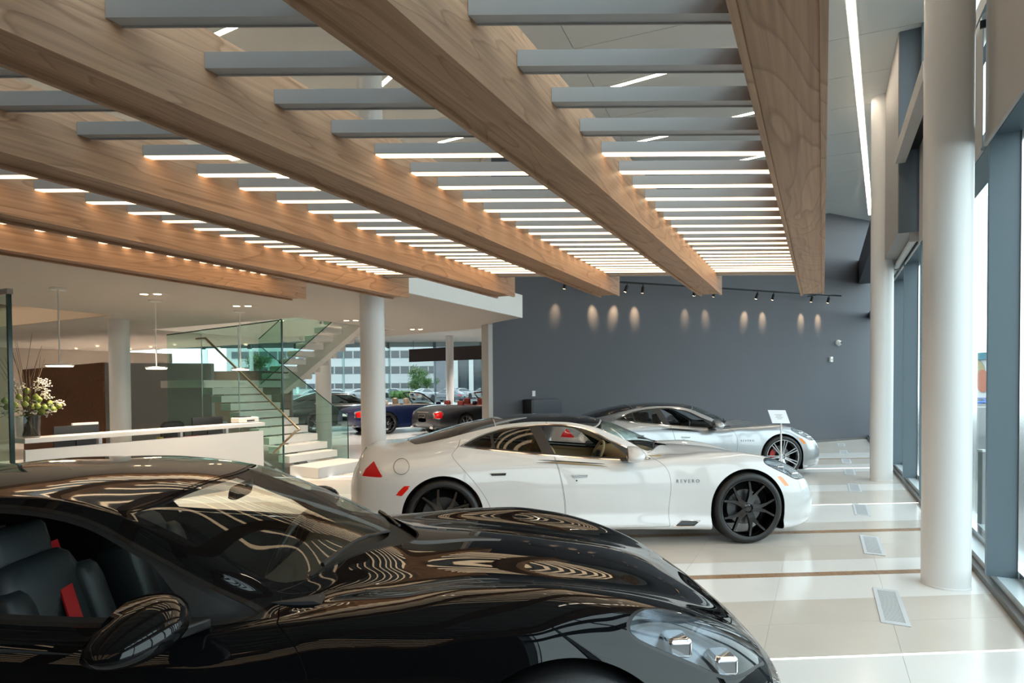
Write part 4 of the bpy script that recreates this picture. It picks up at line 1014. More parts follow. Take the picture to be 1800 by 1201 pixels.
for px, tilt, lab in spots:
    s = wall_s(px); f = (s - s0) / (s1 - s0); z = 3.93 + .2 * f - .03
    t = thing('track_spotlight', lab, 'spotlight', tuple(wallp(s, .35)) + (z,), group='spotlights on the wall track')
    a = q(s, .35, z); dr = np.array([wd[0] * tilt * .35, wd[1] * tilt * .35, -1.0]) + np.array([wn[0], wn[1], 0]) * .30; dr /= np.linalg.norm(dr)
    MB().tube([a, a + np.array([0, 0, -.05])], .014, 8).build('swivel_arm', M_black, t, auto=40)
    b = a + np.array([0, 0, -.035]); e = b + dr * .15
    MB().tube([b, e], .036, 14).build('lamp_body', M_black, t, auto=40)
    MB().tube([e + dr * .0005, e + dr * .003], .026, 12).build('lens', M_spotglow, t)
    L = bpy.data.lights.new('spot_beam', 'SPOT'); L.energy = 60 if px not in (995, 1222, 1256) else 30; L.spot_size = R(34); L.spot_blend = 1.0; L.color = (1, .66, .36); L.shadow_soft_size = .02
    lo = bpy.data.objects.new('spot_beam', L); COL.objects.link(lo); lo.parent = t
    loc = e + dr * .01 - np.array(t.location); lo.location = loc; lo.rotation_euler = Vector((*(dr + np.array([wn[0], wn[1], 0]) * .35),)).to_track_quat('-Z', 'Y').to_euler()
p = wl(1472, 603, .0)
t = thing('security_camera', 'small white dome camera on the dark wall', 'camera', p)
on = np.array([-wn[0], -wn[1], 0])
MB().tube([p, p + on * .05], .085, 20).build('mount_plate', M_white, t, auto=40)
MB().blob(p + on * .06 + np.array([0, 0, -.0]), .07, 16, 10).build('dome', M_white, t, smooth=True)
MB().tube([p + on * .10, p + on * .134], .035, 14).build('lens', M_plastic, t, auto=40)
p = wl(1459, 632, 0); t = thing('wall_sensor', 'small white box on the dark wall under the dome camera', 'sensor', p)
MB().plate([p + np.array([wd[0] * a_, wd[1] * a_, b_]) for a_, b_ in ((-.055, -.075), (.055, -.075), (.055, .075), (-.055, .075))], on * .06).build('housing', M_white, t, bevel=.008)
MB().plate([p + on * .0605 + np.array([wd[0] * a_, wd[1] * a_, b_]) for a_, b_ in ((-.03, -.04), (.03, -.04), (.03, .02), (-.03, .02))], on * .004).build('lens', M_jamb, t)
p = wl(938, 692, 0); t = thing('wall_switch', 'white switch plate above the dark box on the dark wall', 'switch', p)
MB().plate([p + np.array([wd[0] * a_, wd[1] * a_, b_]) for a_, b_ in ((-.037, -.06), (.037, -.06), (.037, .06), (-.037, .06))], on * .012).build('plate', M_white, t, bevel=.003)
MB().plate([p + on * .0122 + np.array([wd[0] * a_, wd[1] * a_, b_]) for a_, b_ in ((-.014, -.03), (.014, -.03), (.014, .03), (-.014, .03))], on * .004).build('rocker', M_paper, t)
a, b = wl(922, 700, .0), wl(971, 700, .0)
t = thing('display_plinth', 'dark blue-black box standing against the dark wall', 'cabinet', (a[0], a[1], 0))
dd = (b - a)[:2]; dd /= np.linalg.norm(dd); Lw = np.linalg.norm((b - a)[:2])
o2 = on[:2] * .40
P = [a[:2] + on[:2] * .005, a[:2] + dd * Lw + on[:2] * .005, a[:2] + dd * Lw + o2, a[:2] + o2]
MB().prism([tuple(x) for x in P], .0, 1.38).build('cabinet_body', pm('plinth_navy', (.03, .035, .05), .4), t, bevel=.006)
MB().prism([tuple(P[0] - dd * .05), tuple(P[0] - dd * .002), tuple(P[3] - dd * .002), tuple(P[3] - dd * .05)], 0, 1.37).build('side_panel', M_black, t)

# sign on a stand by the silver car
b0 = atY(1373, 740, 9.75)
t = thing('sign_stand', 'small tilted white sign on a thin white post beside the silver car', 'sign', (b0[0], b0[1], 0))
MB().lathe([(.0, 0), (.14, 0), (.14, .008), (.02, .016), (.0, .016)], (b0[0], b0[1], 0), 24).build('base_plate', M_white, t, auto=30)
MB().tube([(b0[0], b0[1], .015), (b0[0], b0[1], 1.06)], .013, 10).build('post', M_white, t, auto=40)
c0 = np.array([b0[0] - .035, b0[1], 1.13]); ex = np.array([.98, .10, -.02]) * .155; ey = np.array([-.16, .30, .80]); ey = ey / np.linalg.norm(ey) * .115
pn = np.cross(ex, ey); pn /= np.linalg.norm(pn)
MB().plate([c0 - ex - ey, c0 + ex - ey, c0 + ex + ey, c0 - ex + ey], -pn * .008).build('sign_plate', M_paper, t, bevel=.002)
for k in range(4):
    cc = c0 + ey * (.28 - .2 * k); w_ = (.42, .30, .42, .26)[k]
    MB().plate([cc - ex * w_ - ey * .045, cc + ex * w_ - ey * .045, cc + ex * w_ + ey * .045, cc - ex * w_ + ey * .045], pn * .0008).build('print_line', M_jamb, t)

# ================================================================== staircase on the left
TV, TU0, TU1, RISE, GO = -8.86, 7.98, 9.22, .161, .272
t = thing('staircase', 'white open staircase turning at a landing, with glass sides', 'staircase', W(-10, 8.6, 0), BROT)
MB('B').box(TV + .02, TV + .75, TU0 - .02, TU1 + .05, .001, .20).build('bottom_step', M_white, t, bevel=.008)
for i in range(9):
    z = .375 + RISE * i; v = TV - GO * i
    MB('B').box(v - .30, v, TU0, TU1, z - .135, z).build('tread', M_white, t, bevel=.006)
MB('B').box(-12.75, TV - GO * 9, TU0, 10.72, 1.67, 1.825).build('landing', M_white, t, bevel=.006)
m = MB('B'); m.hexa([(TV - .05, 8.5, .0), (TV - .25, 8.5, .0), (TV - .25, 8.7, .0), (TV - .05, 8.7, .0), (TV - GO * 9.3, 8.5, 1.50), (TV - GO * 9.3 - .01, 8.5, 1.67), (TV - GO * 9.3 - .01, 8.7, 1.67), (TV - GO * 9.3, 8.7, 1.50)])
m.build('stringer', M_white, t)
for i in range(9):
    z = 1.825 + RISE * (i + 1); v = -11.32 + GO * i
    if z > SLABT + .1: break
    MB('B').box(v, v + .30, 9.42, 10.66, z - .125, z).build('tread', M_white, t, bevel=.02)
    for u in (9.50, 9.62): MB('B').tube([(v + .10, u, z - .05), (v + .10, u, z - .055)], .03, 8)
zt = lambda v: 1.825 + RISE * ((v + 11.32) / GO + 1)
m = MB('B'); v0, v1 = -11.3, -8.75
m.hexa([(v0, 9.95, zt(v0) - .48), (v1, 9.95, zt(v1) - .48), (v1, 10.15, zt(v1) - .48), (v0, 10.15, zt(v0) - .48), (v0, 9.95, zt(v0) - .14), (v1, 9.95, zt(v1) - .14), (v1, 10.15, zt(v1) - .14), (v0, 10.15, zt(v0) - .14)])
m.build('stringer', M_white, t)
# upper flight balustrade, lower flight far balustrade
def gpanel(P, th, nm, par, mat=M_sglass):
    """P polygon in (v,z) at u; th along u"""
    u = th; return MB('B').plate([(v, u, z) for v, z in P], (0, .017, 0)).build(nm, mat, par)
g = gpanel([(-11.35, zt(-11.35) - .25), (-8.6, zt(-8.6) - .25), (-8.6, zt(-8.6) + .75), (-11.35, zt(-11.35) + .80)], 9.38, 'glass_side', t)
MB('B').tube([(-11.35, 9.39, zt(-11.35) + .80), (-8.6, 9.39, zt(-8.6) + .75)], .012, 6).build('glass_top_edge', M_sedge, g)
MB('B').tube([(-11.35, 9.39, zt(-11.35) - .25), (-8.6, 9.39, zt(-8.6) - .25)], .010, 6).build('glass_bottom_edge', M_sedge, g)
ft = lambda v: .375 + RISE * ((TV - v) / GO)
g = gpanel([(-8.60, .20), (-8.60, 1.08), (-8.90, 1.22), (-11.2, ft(-11.2) + .86), (-11.2, ft(-11.2) - .2), (-9.2, .20)], 9.25, 'glass_side', t)
MB('B').tube([(-8.60, 9.258, .20), (-8.60, 9.258, 1.08), (-8.90, 9.258, 1.22), (-11.2, 9.258, ft(-11.2) + .86)], .011, 6).build('glass_top_edge', M_sedge, g)
for k in range(5):
    v = -11.1 + .55 * k
    MB('B').lathe([(0, -.02), (.028, -.02), (.028, .02), (0, .02)], (v, 9.37, zt(v) - .06), 10, 'y').build('glass_fixing', M_steelbr, t, auto=40)
# tall near-side screen
GU = 7.86
pv = [atU(px, 620, GU) for px in (293, 354, 419, 495)]; pv = [vu(p)[0] for p in pv]
zt2 = [atU(px, py, GU)[2] for px, py in ((293, 588), (354, 579.5), (419, 571.5), (495, 561))]
t2 = thing('glass_screen', 'tall greenish glass screen of three panes in front of the staircase', 'glass screen', W(-10.5, GU, 0), BROT)
for k in range(3):
    gg = .006
    p_ = MB('B').plate([(pv[k] + gg, GU, .02), (pv[k + 1] - gg, GU, .02), (pv[k + 1] - gg, GU, min(zt2[k + 1], SOF - .005)), (pv[k] + gg, GU, min(zt2[k], SOF - .01))], (0, .018, 0)).build('glass_pane', M_sglass, t2)
    MB('B').tube([(pv[k] + gg, GU + .009, zt2[k] - .012), (pv[k + 1] - gg, GU + .009, zt2[k + 1] - .016)], .011, 6).build('glass_top_edge', M_sedge, p_)
    MB('B').box(pv[k + 1] - gg - .004, pv[k + 1] - gg + .004, GU - .002, GU + .02, .02, zt2[k + 1] - .02).build('glass_side_edge', M_sedge if k == 2 else M_steelbr, p_)
MB('B').box(pv[3] - .004, pv[3] + .012, GU - .006, GU + .024, .02, SOF - .02).build('end_edge', M_sedge, t2)
MB('B').box(pv[0] - .02, pv[3] + .01, GU - .02, GU + .04, 0.0, .06).build('floor_channel', M_steelbr, t2)
hr = [atU(px, py, GU - .07) for px, py in ((345, 596), (361, 594.5), (527, 756))]
e1 = hr[2] + np.array([*(-BD * .10), -.02]); e2 = hr[2] + np.array([*(-BD * .14 - ND * .02), -.06]); e3 = atU(481, 797, GU - .35)
t3 = MB().tube([hr[0], hr[1], hr[1] + (hr[2] - hr[1]) * .5, hr[2], e1, e2, e3], .021, 10).build('handrail', M_brass, t2, auto=50)
for f in (.02, .35, .72, .86):
    p = hr[1] + (hr[2] - hr[1]) * f; MB().tube([p + np.array([0, 0, -.02]), p + np.array([0, 0, -.055]), p + np.array([*(BD * .07), -.055])], .010, 6).build('rail_bracket', M_steelbr, t2)

# glass screen at the far left edge of the picture
GS = 3.34
e = vu(atU(17, 660, GS))[0]; zt_ = atU(14, 517, GS)[2]
t4 = thing('glass_screen', 'dark-edged glass screen cut by the left edge of the picture', 'glass screen', W(e - .6, GS, 0), BROT)
MB('B').box(e - 1.6, e - .008, GS, GS + .015, .0, zt_ - .01).build('glass_pane', M_sglass, t4)
MB('B').box(e - .018, e + .018, GS - .012, GS + .027, .0, zt_).build('end_edge', M_sedge, t4)
MB('B').box(e - 1.6, e + .035, GS - .02, GS + .035, zt_, zt_ + .06).build('top_channel', M_jamb, t4)
MB('B').tube([(e, GS - .012, .82), (e, GS - .035, .82)], .016, 8).build('fixing', M_steelbr, t4)

# ================================================================== reception desk
DV, DU0, DU1 = -8.52, 3.66, 7.15
t = thing('reception_desk', 'long white reception desk with a raised counter slab', 'desk', W(DV - .3, 5.4, 0), BROT)
MB('B').box(DV - .34, DV, DU0, DU1, 1.005, 1.065).build('counter_slab', M_white, t, bevel=.004)
MB('B').box(DV - .07, DV - .02, DU0 + .01, DU1 - .02, .30, .925).build('front_panel', M_white, t, bevel=.003)
MB('B').box(DV - .05, DV - .03, DU0 + .05, DU1 - .06, .0, .30).build('plinth', M_jamb, t)
MB('B').box(DV - .85, DV - .072, DU0 + .02, DU1 - .02, .70, .735).build('worktop', M_white, t)
for u in (DU0 + .88, DU0 + 2.02, DU0 + 2.80): MB('B').box(DV - .12, DV - .06, u - .02, u + .02, .926, 1.004).build('spacer_post', M_white, t)
for u in (DU0 + .03, DU1 - .06): MB('B').box(DV - .84, DV - .075, u, u + .03, .0, .70).build('side_panel', M_white, t)
# what stands on it
def monitor(px, py, w, h, lab, v=DV - .50, rz=0):
    p = atV(px, py, v); t = thing('monitor', lab, 'monitor', (p[0], p[1], .736), BROT); v_, u_ = vu(p)
    f = MB('B').box(v_ - .02, v_ + .01, u_ - w / 2, u_ + w / 2, p[2] - h, p[2]).build('housing', M_screen, t, bevel=.006)
    MB('B').box(v_ - .026, v_ - .0205, u_ - w / 2 + .015, u_ + w / 2 - .015, p[2] - h + .015, p[2] - .015).build('screen', M_black, t)
    MB('B').box(v_ + .011, v_ + .03, u_ - .02, u_ + .02, .75, p[2] - h / 2).build('stand_neck', M_plastic, t)
    MB('B').box(v_ - .08, v_ + .08, u_ - .12, u_ + .12, .736, .750).build('stand_foot', M_plastic, t, bevel=.003)
monitor(135, 748, .56, .34, 'black monitor seen from behind near the flowers')
monitor(365, 733, .56, .36, 'black monitor seen from behind, in front of the glass screen', DV - .66)
p = atV(155, 743, DV - .75); v_, u_ = vu(p)
t = thing('document_tray', 'white and blue folder standing behind the left monitor', 'folder', (p[0], p[1], .736), BROT)
MB('B').box(v_ - .10, v_ - .06, u_ - .17, u_ + .17, .737, p[2]).build('folder_cover', M_paper, t, bevel=.004)
MB('B').box(v_ - .0595, v_ - .056, u_ + .05, u_ + .16, .80, p[2] - .05).build('blue_label', pm('label_blue', (.10, .32, .62), .5), t)
p = atV(207, 772, DV - .35); v_, u_ = vu(p)
t = thing('desk_phone', 'black desk telephone under the counter slab', 'telephone', (p[0], p[1], .736), BROT)
MB('B').hexa([(v_ - .10, u_ - .11, .737), (v_ + .10, u_ - .11, .737), (v_ + .10, u_ + .11, .737), (v_ - .10, u_ + .11, .737), (v_ - .10, u_ - .11, .775), (v_ + .10, u_ - .11, .84), (v_ + .10, u_ + .11, .84), (v_ - .10, u_ + .11, .775)]).build('phone_base', M_plastic, t, bevel=.008)
MB('B').tube([(v_ + .09, u_ - .15, .865), (v_ + .07, u_ - .11, .885), (v_ + .05, u_ - .02, .888), (v_ + .04, u_ + .03, .872)], [.026, .024, .018, .026], 8).build('handset', M_plastic, t, smooth=True)
p = atV(257, 769, DV - .3); v_, u_ = vu(p)
t = thing('note_stack', 'small pink and yellow stack of notes under the counter', 'notes', (p[0], p[1], .736), BROT)
MB('B').box(v_ - .06, v_ + .06, u_ - .06, u_ + .06, .737, .84).build('pink_pad', pm('pad_pink', (.75, .12, .28), .6), t)
MB('B').box(v_ - .05, v_ + .03, u_ + .18, u_ + .24, .737, .93).build('yellow_pad', pm('pad_yellow', (.70, .50, .10), .6), t)
for k, (px, lab, c) in enumerate([(308, 'dark red binder lying beneath the right part of the counter', (.14, .03, .03)), (345, 'red and white books beneath the right part of the counter', (.40, .05, .06))]):
    p = atV(px, 766, DV - .3); v_, u_ = vu(p)
    t = thing('binder', lab, 'binder', (p[0], p[1], .736), BROT)
    MB('B').box(v_ - .14, v_ + .10, u_ - .13, u_ + .13, .737, .90).build('cover', pm('binder_%d' % k, c, .5), t, bevel=.004)
    MB('B').box(v_ + .101, v_ + .104, u_ - .03, u_ + .05, .75, .89).build('spine_label', M_paper, t)
p = atV(394, 765, DV - .3); v_, u_ = vu(p)
t = thing('desk_box', 'black box beneath the right end of the counter', 'box', (p[0], p[1], .736), BROT)
MB('B').box(v_ - .12, v_ + .1, u_ - .15, u_ + .15, .737, .90).build('carcass', M_plastic, t, bevel=.006); MB('B').box(v_ + .101, v_ + .108, u_ - .05, u_ + .05, .80, .84).build('handle', M_steelbr, t)
p = atV(430, 736, DV - .25); v_, u_ = vu(p)
t = thing('printer', 'small white printer on the right end of the desk', 'printer', (p[0], p[1], 1.066), BROT)
MB('B').cbox(v_ - .10, v_ + .12, u_ - .20, u_ + .20, 1.067, 1.16, .012).build('body', M_white, t); MB('B').box(v_ - .08, v_ + .10, u_ - .17, u_ + .05, 1.161, 1.175).build('lid', M_plastic, t); MB('B').box(v_ + .121, v_ + .126, u_ - .05, u_ + .10, 1.09, 1.115).build('paper_slot', M_blackmatte, t)
# chairs behind the desk
for px, py, lab in ((398, 741, 'light blue-green office chair behind the right end of the desk'), (318, 741, 'black office chair behind the desk, left of the right monitor')):
    p = atV(px, py, DV - 1.45); v_, u_ = vu(p); mt = pm('chair_teal', (.20, .30, .31), .5) if px > 350 else M_plastic
    t = thing('office_chair', lab, 'chair', (p[0], p[1], 0), BROT)
    m = MB('B'); rbox(m, (v_, u_, .46), (.24, .24, .045)); m.build('seat', mt, t, smooth=True)
    m = MB('B'); rbox(m, (v_ - .24, u_, .80), (.04, .22, max(.2, p[2] - .80))); m.build('backrest', mt, t, smooth=True)
    MB('B').tube([(v_, u_, .06), (v_, u_, .42)], .025, 8).build('gas_post', M_steelbr, t); MB('B').box(v_ - .27, v_ - .22, u_ - .03, u_ + .03, .44, .62).build('back_bar', M_plastic, t)
    for k in range(5):
        a_ = 2 * math.pi * k / 5; MB('B').tube([(v_, u_, .09), (v_ + .27 * math.cos(a_), u_ + .27 * math.sin(a_), .055)], .018, 6).build('leg', M_steelbr, t); MB('B').blob((v_ + .27 * math.cos(a_), u_ + .27 * math.sin(a_), .028), .028, 8, 6).build('castor', M_plastic, t)
# green and white bag behind the glass
p = atV(322, 738, DV - 1.9)
v_, u_ = vu(p)
# vase of flowers at the left end of the slab
p = atV(50, 766, DV - .17); v_, u_ = vu(p); zb = 1.066
t = thing('flower_vase', 'tall glass vase with white blossom, green roses and bare twigs on the desk end', 'flowers', (p[0], p[1], zb), BROT)
MB('B').lathe([(.0, zb), (.112, zb), (.118, zb + .012), (.122, zb + .27), (.117, zb + .27), (.112, zb + .02), (.0, zb + .018)], (v_, u_, 0), 28).build('vase', glass('vase_glass', (.82, .86, .86), 1.0), t, auto=40)
rng2 = np.random.RandomState(5)
m = MB('B')
for k in range(16):
    a_ = rng2.rand() * 6.28; r_ = .02 + .07 * rng2.rand(); m.tube([(v_ + r_ * math.cos(a_), u_ + r_ * math.sin(a_), zb + .03), (v_ - r_ * .6 * math.cos(a_), u_ - r_ * .6 * math.sin(a_), zb + .32)], .006, 5)
m.build('stems', M_stem, t, kind='stuff')
for k in range(15):
    a_ = 2.2 + rng2.rand() * 2.6 if k < 8 else rng2.rand() * 6.28; h = .55 + .5 * rng2.rand(); sp = .10 + .34 * rng2.rand(); x0, y0 = v_, u_
    pth = [(x0, y0, zb + .25), (x0 + sp * .5 * math.cos(a_), y0 + sp * .5 * math.sin(a_), zb + .25 + h * .55), (x0 + sp * math.cos(a_ + .2), y0 + sp * math.sin(a_ + .2), zb + .25 + h)]
    MB('B').tube(pth, [.004, .003, .0015], 5).build('twig', M_stem, t)
def placef(px, py, dv=0.0): q = atV(px, py, DV - .17 + dv); return np.array([*vu(q), q[2]])
gr_ = [(48, 688), (47, 702), (44, 711), (63, 698), (69, 703), (66, 714), (78, 716), (88, 709), (95, 720), (104, 714), (26, 712), (22, 722), (57, 715), (33, 698), (74, 724), (12, 716), (8, 705)]
for px, py in gr_:
    c = placef(px, py, rng2.uniform(-.08, .10)); m = MB('B'); m.blob(c, .034, 10, 7, .25); m.blob(c + np.array([0, 0, .012]), (.024, .024, .03), 8, 6, .3); m.build('green_rose', M_petalg, t, smooth=True)
wh = [(66, 668), (70, 673), (78, 671), (83, 676), (74, 682), (66, 684), (83, 686), (72, 691), (86, 698), (80, 697), (28, 674), (32, 682), (24, 684), (37, 687), (21, 690), (34, 705), (60, 708), (36, 723), (44, 724), (30, 722), (84, 728), (90, 724), (100, 709), (106, 708), (111, 711), (40, 680), (18, 670), (10, 690), (5, 726), (12, 730), (94, 708), (62, 726)]
for px, py in wh:
    c = placef(px, py, rng2.uniform(-.10, .12)); m = MB('B')
    for k in range(14):
        d_ = rng2.normal(size=3) * np.array([.022, .026, .020]); m.blob(c + d_, (.009, .010, .007), 6, 4, .3)
    m.build('white_blossom', M_petalw, t)
for k in range(70):
    c = placef(rng2.uniform(4, 96), rng2.uniform(700, 733), rng2.uniform(-.10, .10)); a_ = rng2.rand() * 6.28; L_ = .05 + .03 * rng2.rand()
    dx, dy, dz = L_ * math.cos(a_), L_ * math.sin(a_), L_ * rng2.uniform(-.6, .5); n_ = np.array([-dy, dx, .01]) * .35
    MB('B').raw([c, c + np.array([dx, dy, dz]) * .5 + n_, c + np.array([dx, dy, dz]), c + np.array([dx, dy, dz]) * .5 - n_, c + np.array([dx, dy, dz]) * .5 + np.array([0, 0, .006])], [(0, 3, 4), (3, 2, 4), (2, 1, 4), (1, 0, 4)]).build('leaf', M_leaf, t)

# pendants over the desk
for (px, py, r_), lab in zip(((105, 644, .155), (275, 648.5, .145), (423, 650.5, .140)), ('flat white disc pendant lamp above the flowers', 'flat white disc pendant lamp over the middle of the desk', 'flat white disc pendant lamp in front of the glass screen')):
    p = atV(px, py, -8.60); v_, u_ = vu(p); z = p[2]
    t = thing('pendant_lamp', lab, 'lamp', (p[0], p[1], z), BROT, group='disc pendants over the reception desk')
    MB('B').lathe([(0, z + .004), (r_ - .01, z + .004), (r_, z + .012), (r_ - .006, z + .024), (.03, z + .034), (0, z + .034)], (v_, u_, 0), 32).build('disc_shade', M_white, t, auto=40)
    MB('B').lathe([(0, z - .008), (r_ - .02, z - .006), (r_ - .012, z + .0035), (0, z + .0035)], (v_, u_, 0), 32).build('diffuser', M_lampglow, t, auto=40)
    MB('B').tube([(v_, u_, z + .034), (v_, u_, SOF - .024)], .009, 8).build('rod', M_white, t)
    MB('B').lathe([(0, SOF - .024), (.085, SOF - .024), (.09, SOF - .018), (.09, SOF - .0005), (0, SOF - .0005)], (v_, u_, 0), 24).build('ceiling_rose', M_white, t, auto=40)
    L = bpy.data.lights.new('pendant_light', 'AREA'); L.shape = 'DISK'; L.size = .26; L.energy = 6; L.color = (1, .78, .55); lo = bpy.data.objects.new('pendant_light', L); COL.objects.link(lo); lo.parent = t; lo.location = (0, 0, -.012)
# downlights in the soffit and beyond
dl = [((265, 517), 2), ((426, 538), 2), ((617, 563.5), 2), ((732, 579), 2)]
for k, ((px, py), n) in enumerate(dl):
    p = atZ(px, py, SOF); v_, u_ = vu(p)
    t = thing('downlight', ['twin recessed downlight over the left of the desk', 'twin recessed downlight over the right of the desk', 'twin recessed downlight beside the white column', 'twin recessed downlight towards the rear hall'][k], 'downlight', (p[0], p[1], SOF), group='twin downlights in the soffit')
    MB().box(p[0] - .21, p[0] + .21, p[1] - .075, p[1] + .075, SOF - .003, SOF - .0004).build('trim', M_soffit, t)
    for s_ in (-.09, .09):
        MB().lathe([(0, SOF - .006), (.048, SOF - .006), (.048, SOF - .0032), (0, SOF - .0032)], (p[0] + s_, p[1], 0), 16).build('lamp', M_lampglow, t)
    L = bpy.data.lights.new('downlight_beam', 'SPOT'); L.energy = 130; L.spot_size = R(100); L.spot_blend = .7; L.color = (1, .80, .60); L.shadow_soft_size = .05; lo = bpy.data.objects.new('downlight_beam', L); COL.objects.link(lo); lo.parent = t; lo.location = (0, 0, -.02)
dots = [(134, 613), (171, 608.5), (55, 626), (175, 630), (122, 635), (229, 614), (265, 610), (307, 606), (303, 617), (340, 614), (385, 611), (432, 606)]
for k, (px, py) in enumerate(dots):
    p = atZ(px, py, SOF - .02)
    if p[1] > 27: p = atY(px, py, 24)
    t = thing('ceiling_spot', 'tiny warm recessed spot in the far reception ceiling, %s' % ['left of the column', 'just left of the column, brighter', 'above the flowers', 'low beside the column', 'over the brown wall', 'right of the column', 'right of the second pendant rod', 'by the left glass edge', 'lower beside the glass screen', 'behind the left glass pane', 'behind the handrail', 'behind the right glass pane'][k], 'downlight', p, group='spots in the far reception ceiling')
    MB().lathe([(.04, p[2] - .012), (.062, p[2] - .012), (.062, p[2] - .001), (.04, p[2] - .001)], (p[0], p[1], 0), 16, closed=True).build('trim', M_white, t)
    MB().lathe([(0, p[2] - .010), (.039, p[2] - .010), (.039, p[2] - .004), (0, p[2] - .004)], (p[0], p[1], 0), 14).build('lamp', M_lampglow, t)
    L = bpy.data.lights.new('downlight_beam', 'SPOT'); L.energy = 110; L.spot_size = R(110); L.spot_blend = .8; L.color = (1, .80, .60); L.shadow_soft_size = .05; lo = bpy.data.objects.new('downlight_beam', L); COL.objects.link(lo); lo.parent = t; lo.location = (0, 0, -.03)
# ================================================================== convertibles and coupe in the rear hall
def S2(roof):
    f = lambda L: L
    st = [
     (2.66, [(0,.62),(.05,.62),(.1,.615),(.15,.61),(.19,.60),(.21,.585),(.22,.56),(.22,.52),(.2,.48),(.15,.46),(0,.45)]),
     (2.63, [(0,.88),(.14,.88),(.28,.87),(.4,.85),(.48,.81),(.54,.76),(.58,.68),(.58,.52),(.55,.36),(.46,.28),(0,.26)]),
     (2.55, [(0,.96),(.16,.96),(.32,.95),(.45,.93),(.56,.89),(.65,.84),(.70,.74),(.72,.56),(.70,.36),(.62,.25),(0,.23)]),
     (2.35, [(0,1.0),(.2,1.0),(.4,.985),(.56,.965),(.68,.94),(.78,.89),(.85,.79),(.88,.60),(.87,.36),(.8,.22),(0,.2)]),
     (1.90, [(0,1.03),(.2,1.03),(.42,1.01),(.6,.985),(.74,.965),(.85,.92),(.92,.81),(.955,.6),(.95,.36),(.88,.2),(0,.2)]),
     (1.05, [(0,1.05),(.2,1.045),(.42,1.03),(.62,1.005),(.78,.985),(.86,.955),(.92,.85),(.955,.62),(.95,.36),(.9,.2),(0,.2)]),
     (0.80, [(0,1.055),(.2,1.05),(.44,1.035),(.66,1.01),(.79,.99),(.87,.96),(.923,.86),(.955,.62),(.95,.36),(.9,.2),(0,.2)]),
     (0.00, [(0,1.045),(.2,1.04),(.42,1.03),(.64,1.01),(.80,1.0),(.875,.965),(.926,.87),(.957,.62),(.95,.36),(.9,.2),(0,.2)]),
     (-.80, [(0,1.05),(.2,1.045),(.42,1.035),(.64,1.015),(.80,1.0),(.875,.965),(.928,.87),(.957,.62),(.95,.36),(.9,.2),(0,.2)]),
     (-1.3, [(0,1.06),(.2,1.055),(.42,1.04),(.62,1.015),(.77,.99),(.865,.95),(.93,.85),(.96,.62),(.95,.36),(.89,.2),(0,.2)]),
     (-1.9, [(0,1.05),(.2,1.045),(.42,1.03),(.6,1.0),(.73,.965),(.83,.915),(.91,.81),(.945,.6),(.93,.36),(.86,.22),(0,.22)]),
     (-2.35,[(0,.99),(.2,.985),(.4,.97),(.54,.945),(.65,.905),(.74,.85),(.81,.74),(.84,.56),(.83,.36),(.75,.25),(0,.25)]),
     (-2.56,[(0,.91),(.18,.91),(.36,.895),(.48,.87),(.58,.83),(.65,.78),(.71,.67),(.73,.52),(.71,.38),(.63,.3),(0,.3)]),
     (-2.66,[(0,.78),(.15,.78),(.3,.77),(.4,.75),(.48,.72),(.53,.68),(.57,.60),(.57,.52),(.54,.44),(.48,.40),(0,.4)]),
     (-2.69,[(0,.62),(.05,.62),(.1,.618),(.15,.612),(.18,.605),(.2,.59),(.21,.57),(.21,.54),(.2,.51),(.16,.49),(0,.48)]),
    ]
    if not roof: return st
    zr = {0.80: .12, 0.00: .42, -.80: .44, -1.3: .33, -1.9: .13}
    out = []
    for x, P in st:
        if x in zr or x == 1.05:
            h = zr.get(x, 0.0); P = list(P); z0 = P[4][1]
            k = h / .44
            P[0] = (0, P[0][1] + h); P[1] = (.28, P[0][1] - .012); P[2] = (.52 if h > .2 else .50, P[0][1] - .05 - .02 * (1 - k)); P[3] = (.62 if h > .2 else .64, P[0][1] - .115 if h > .2 else max(P[0][1] - .09, z0 + .02))
        out.append((x, P))
    i = [k for k, s in enumerate(out) if s[0] == 0.0][0]
    P = out[i][1]; q = [( .40, [(0, 1.33), (.28, 1.315), (.55, 1.27), (.655, 1.20)] + list(P[4:]))]
    return out + q
L_red2 = pm('leather_oxblood', (.22, .035, .025), .45); L_cream = pm('leather_cream', (.60, .48, .36), .5)
DLO2 = spline2([(.80, 1.015), (.45, 1.20), (.15, 1.335), (-.3, 1.385), (-.8, 1.375), (-1.15, 1.28), (-1.42, 1.10), (-1.44, 1.03), (-.8, 1.02), (0, 1.015)], 4, True)
_lux = {}
